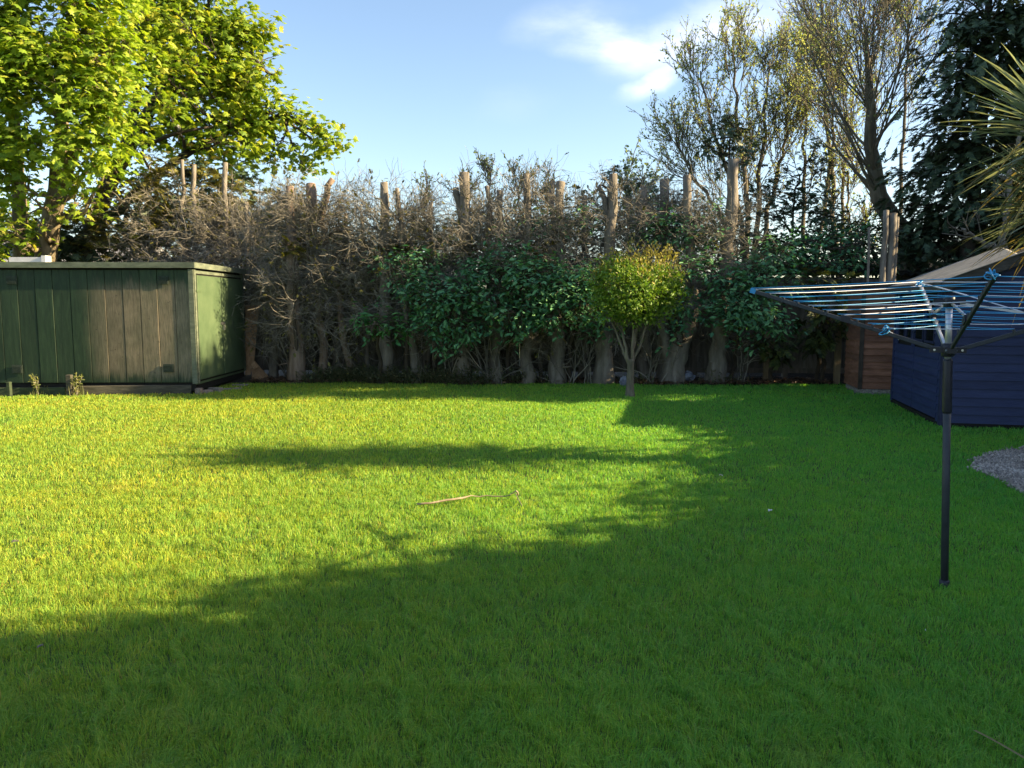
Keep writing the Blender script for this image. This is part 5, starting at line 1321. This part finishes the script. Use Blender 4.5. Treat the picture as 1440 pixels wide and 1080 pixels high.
sparse_tree('young_tree', 'twiggy pale-leaved sapling top catching light over the middle of the hedge', [([(690, 430), (690, 330), (688, 240)], 18, 5, 1.5), ([(730, 430), (730, 330), (728, 250)], 18.4, 4, 1.5), ([(650, 430), (655, 330), (655, 262)], 18.3, 4, 1.5), ([(600, 430), (600, 340), (596, 270)], 18.3, 4, 1.5), ([(770, 430), (768, 330), (770, 262)], 18.3, 4, 1.5)], 6, nl=12, L1=.9, n2=6, n3=5, leaf=.06, nleaf=2, t0=.35, lm=1.3)
sparse_tree('young_tree', 'pale yellow-leaved sapling top between the two cypress tops', [([(885, 430), (885, 330), (884, 240)], 19, 5, 1.5), ([(895, 430), (900, 330), (905, 250)], 19, 5, 1.5)], 7, nl=12, L1=1.0, n2=7, n3=5, leaf=.08, nleaf=3, t0=.35, lm=1.4)
sparse_tree('dead_tree', 'leafless tree with one pale low limb behind the navy shed ridge', [([(1412, 440), (1413, 370), (1411, 320), (1425, 250), (1440, 180)], 15, 13, 5), ([(1412, 352), (1395, 348), (1375, 338), (1352, 322)], 15, 9, 4)], 8, nl=4, L1=.8, n2=2, n3=2, leaf=.05, nleaf=1, lm=.05, group=None, bark='bark_grey', up=.04)


def dark_conifer(name, label, px, Y, layers, seed):
    r = np.random.default_rng(seed + 1700); q = np.array(ft(px, Y)); t = thing(name, label, 'tree', q, GB)
    b = MB(); top = W(layers[0][0], layers[0][1] - 40, Y); T = bend([q, q + (top - q) * .5 + [.05, 0, 0], top], 14, .02, r); b.tube(T, np.linspace(.2, .05, 14), 9)
    f = MB()
    for x, y, Yb, rx, ry in layers:
        c = W(x, y, Yb); k = Yb / F; n = int(max(4, rx * .15))
        a = T[np.argmin(np.abs(T[:, 2] - c[2]))]
        ends = c + np.c_[r.uniform(-1, 1, n) * rx * k, r.normal(size=n) * .5, r.uniform(-1, .6, n) * ry * k]
        P = np.stack([a + (ends - a) * u_ + np.array([0, 0, .12 * math.sin(u_ * math.pi) * 1]) for u_ in np.linspace(0, 1, 7)], 1)
        b.tubes(P, taper(n, 7, .03, .006), 5, False)
        s, tg, tt = along(P, 26, .4, 1.0, r)
        s = s + r.normal(size=s.shape) * [.22, .22, .15]
        yd = splay(tg, r.uniform(.1, 1.3, len(s)), r) * [1, 1, .6] + [0, 0, -.4]
        f.leaves(SPR[int(r.integers(3))], s, yd, unit(len(s), r) * .35 + [0, 0, 1], r.uniform(.18, .38, len(s)))
    b.build('trunk', M['bark_dark'], t, smooth=True); f.build('crown', M['conifer'], t)


dark_conifer('conifer_tree', 'tall dark drooping conifer standing behind the palm and the navy shed', 1345, 16.8, [(1400, -25, 16.8, 80, 25), (1365, 25, 16.6, 70, 22), (1420, 15, 16.4, 60, 26), (1330, 62, 16.5, 40, 18), (1390, 70, 16.4, 66, 26), (1320, 108, 16.4, 36, 18), (1375, 120, 16.3, 60, 20), (1430, 110, 16.4, 50, 30), (1310, 150, 16.6, 34, 12), (1350, 175, 16.6, 56, 16), (1300, 195, 16.7, 44, 11), (1350, 222, 16.7, 60, 12), (1290, 240, 16.7, 40, 10), (1340, 262, 16.7, 62, 12), (1400, 210, 16.8, 50, 30), (1310, 292, 16.7, 56, 10), (1380, 290, 16.7, 50, 18), (1330, 325, 16.6, 60, 12)], 1)
dark_conifer('conifer_tree', 'second tall dark conifer mostly hidden by the palm fronds', 1500, 16.5, [(1500, -40, 16.5, 70, 30), (1470, 40, 16.4, 70, 30), (1520, 110, 16.4, 80, 30), (1465, 170, 16.4, 60, 26), (1500, 240, 16.4, 80, 26), (1460, 290, 16.4, 60, 20)], 2)
b = MB(); b.tube(bend([W(1262, 330, 17.6), W(1285, 345, 17.4), W(1330, 352, 17.2), W(1400, 356, 17.0), W(1470, 362, 16.9)], 12, .02), np.linspace(.2, .13, 12), 10)
tag(b.build('fallen_log', M['bark_dark'], smooth=True), 'fallen dark trunk lying along the outbuilding roof at the foot of the curved tree', 'log')
for px0, px1, y1, w_, lab in ((1243, 1257, 300, 11, 'thickest pale cut pole propped up left of the navy shed roof'), (1236, 1246, 296, 9, 'pale cut pole just left of the thickest propped pole'), (1250, 1262, 305, 6, 'thin pale pole leaning closest to the navy shed roof'), (1216, 1222, 320, 4, 'thin twiggy bare pole farthest left of the propped poles')):
    a_, c_ = W(px0, 470, 14.5), W(px1, y1, 14.7)
    o = MB().tube(bend([a_ * [1, 1, 0], a_, (a_ + c_) / 2 + [.02, 0, 0], c_], 9, .008), np.linspace(w_ * 1.15, w_ * .85, 9) / 2 * 14.6 / F, 9).build('cut_pole', M['bark_grey'], smooth=True)
    tag(o, lab, 'pole', 'cut poles propped by the shed')

# ------------------------------------------------------------------ pigeon in the second sycamore
M['pigeon_grey'] = rough_mat('pigeon_grey', [(.3, (.2, .2, .21)), (.6, (.34, .33, .33)), (.85, (.5, .49, .47))], 14, rough=.8, bump=.1)
M['pigeon_dark'] = rough_mat('pigeon_dark', [(.3, (.1, .1, .11)), (.7, (.2, .2, .22))], 14, rough=.8, bump=.1)
c = W(248, 176, 19.0)
pg = thing('pigeon', 'pale grey pigeon perched among leaves of the second sycamore', 'bird', c - [0, 0, .15])
ax_ = [c + [.1, .02, -.24], c + [.06, .01, -.13], c + [.03, 0, -.05], c, c + [-.02, 0, .06], c + [-.045, 0, .115], c + [-.055, -.01, .15], c + [-.06, -.02, .178], c + [-.085, -.035, .172]]
bd = MB(); bd.tube(bend(ax_, 26), np.interp(np.linspace(0, 8, 26), range(9), [.018, .03, .068, .082, .07, .042, .036, .022, .004]), 12); bd.build('body', M['pigeon_grey'], pg, smooth=True)
for s_ in (-1, 1):
    MB().tube(bend([c + [.0, s_ * .06, .06], c + [.035, s_ * .074, -.02], c + [.085, s_ * .035, -.16]], 8), [.015, .03, .035, .033, .028, .02, .012, .004], 8).build('wing', M['pigeon_dark'], pg, smooth=True)
br_ = MB(); br_.tube(bend([W(200, 208, 19.3), W(235, 192, 19.05), W(262, 184, 19.0), W(300, 178, 19.2)], 9), np.linspace(.05, .03, 9), 7)
tag(br_.build('bough', M['bark_dark'], smooth=True), 'bare bough under the perched pigeon', 'branch')

# ------------------------------------------------------------------ house far behind on the left
M['house_wall'] = rough_mat('house_wall', [(.3, (.42, .42, .42)), (.7, (.55, .55, .54))], 3, bump=.2)
M['house_tile'] = rough_mat('house_tile', [(.3, (.16, .16, .17)), (.7, (.28, .28, .29))], 3, (1, 1, 6), bump=.4)
hx0, hx1 = W(-90, 330, 34)[0], W(150, 330, 34)[0]
ho = thing('house', 'pale rendered house glimpsed through leaves behind the green shed', 'house', [(hx0 + hx1) / 2, 34, 0])
MB().box((hx0, 34, 0), (hx1, 41, 3.1)).build('wall', M['house_wall'], ho)
b = MB(); b.prism([[hx0 - .4, 33.5, 3.0], [hx0 - .4, 37.5, 4.7], [hx0 - .4, 41.5, 3.0]], [hx1 - hx0 + .8, 0, 0]); b.build('roof', M['house_tile'], ho)
for fx in (.3, .62, .85):
    x_ = hx0 + (hx1 - hx0) * fx; wf_ = MB().box((x_ - .65, 33.93, 1.5), (x_ + .65, 33.99, 2.7)).build('window', M['white_paint'], ho)
    MB().box((x_ - .57, 33.9, 1.58), (x_ + .57, 33.925, 2.62)).build('pane', M['dark_glass'], wf_)

# ------------------------------------------------------------------ beyond the frame on the right: what shades the lawn
hd_l = [(8.75, 8.75, 9.0, 2.75), ]
M['brick_wall'] = rough_mat('brick_wall', [(.3, (.18, .09, .06)), (.7, (.3, .17, .12))], 8, (1, 1, 3), bump=.5)


def off_bush(name, label, cat, blobs, h0, m='laurel_leaf', dens=70, size=.16, seed=0, group='garden plants beyond the lawn'):
    r = np.random.default_rng(seed + 2500); bl = [(np.array(c, float), np.array(rr, float)) for c, rr in blobs]
    cs = np.array([c for c, _ in bl]); q = cs.mean(0) * [1, 1, 0]; t = thing(name, label, cat, q, group)
    b = MB(); T = bend([q, (q + cs.mean(0)) / 2, cs.mean(0)], 8); b.tube(T, np.linspace(.13, .05, 8), 8); limbs_to(b, bl, T, .05, .015, .03, r, 5, .5)
    f = MB(); leaf_blobs(f, bl, leaf_oval(.6), dens, size, 7, .13, .3, -.9, 2, .5, .6, seed, r); b.build('trunk', M['bark_dark'], t); f.build('crown', M[m], t)


# clipped boundary hedge, its top stepping up towards the house
for i_, (y_, h_) in enumerate([(9.0, 3.05), (8.3, 3.05), (7.6, 3.2), (6.9, 3.25), (6.3, 3.3), (5.6, 3.65), (5.0, 3.5), (4.4, 3.9), (3.8, 4.45), (3.2, 4.9), (2.6, 5.2)]):
    off_bush('hedge_plant', 'dense boundary hedge plant beyond the palm, %s' % ['lowest beside the shed', 'second from the shed', 'third from the shed', 'behind the palm', 'just past the palm', 'with a domed top', 'after the domed one', 'tall with ragged top', 'taller near the house', 'one before the tallest', 'tallest against the house'][i_], 'hedge',
             [((8.8, y_, h_ * .8), (.5, .46, h_ * .2)), ((8.8, y_ + .1, h_ * .5), (.6, .5, h_ * .24)), ((8.8, y_, h_ * .2), (.6, .5, h_ * .22)), ((9.4, y_, h_ * .4), (.5, .5, h_ * .42)), ((9.9, y_ + .3, h_ * .45), (.6, .6, h_ * .42))], 0, dens=170, size=.2, seed=i_)
off_bush('hedge_plant', 'unseen laurel added behind the brown store to shade the lawn', 'hedge', [((10.3, 13.75, 2.7), (.6, .5, .8)), ((10.3, 13.7, 1.3), (.7, .6, 1.0)), ((10.4, 13.8, .6), (.8, .6, .6))], 0, dens=150, size=.19, seed=21)  # added out of view to darken the lawn beside the brown store
off_bush('hedge_plant', 'unseen laurel added in the gap behind the navy shed to shade the lawn', 'hedge', [((9.4, 11.95, 2.3), (.6, .5, .8)), ((9.4, 11.9, 1.2), (.7, .55, .9)), ((9.6, 12.0, .6), (.8, .6, .6)), ((9.5, 12.75, 2.4), (.6, .5, .7)), ((9.5, 12.75, 1.2), (.7, .55, .9)), ((9.6, 12.8, .5), (.8, .6, .6))], 0, dens=150, size=.19, seed=20)  # added out of view to close a sunny gap behind the navy shed
for i_, (x_, y_, h_, rr) in enumerate([(12.2, 15.3, 9.8, 1.3), (15.5, 15.8, 10.5, 1.5), (11.6, 17.6, 8.5, 1.4)]):
    off_bush('cypress_tree', 'tall cypress standing beyond the navy shed, %s' % ['nearest the fence', 'tallest and farthest out', 'behind the outbuilding'][i_], 'tree', [((x_, y_, h_ * f_), (rr * (1.15 - f_ * .75), rr * (1.15 - f_ * .75), h_ * .13)) for f_ in (.15, .3, .45, .6, .75, .88)], 0, m='conifer', dens=34, size=.3, seed=30 + i_)
hs = thing('house', 'brick house with pitched roof whose shadow falls over the near lawn', 'house', [19.5, -7, 0])
MB().box((15, -16, 0), (24, 1.6, 7.6)).build('wall', M['brick_wall'], hs)
MB().prism([[14.5, -16.4, 7.5], [24.5, -16.4, 7.5], [19.5, -16.4, 11.2]], [0, 18.3, 0]).build('roof', M['house_tile'], hs)
for y_ in (-12, -7, -2):
    for z_ in (1.0, 4.4):
        wf_ = MB().box((14.92, y_ - .8, z_), (14.995, y_ + .8, z_ + 1.3)).build('window', M['white_paint'], hs); MB().box((14.9, y_ - .72, z_ + .08), (14.915, y_ + .72, z_ + 1.22)).build('pane', M['dark_glass'], wf_)
off_bush('shade_crown', 'higher unseen crown added far out to shade the grass by the green shed', 'tree', [((17.3, 12.0, 10.2), (1.3, 1.1, .55)), ((17.9, 11.5, 10.4), (.9, .7, .45)), ((16.8, 12.6, 10.1), (.9, .7, .45))], 0, dens=90, size=.2, seed=61)  # added out of view, crown shaped to throw shade near the green shed
off_bush('shade_crown', 'unseen crown added beyond the navy shed to shade the hedge foot', 'tree', [((14, 12.5, 6.3), (1.6, 1.2, .6)), ((14.3, 11.8, 6.2), (.8, .7, .5)), ((13.7, 13.1, 6.25), (.9, .9, .55))], 0, dens=110, size=.2, seed=60)  # added out of view, crown shaped to throw shade along the hedge foot
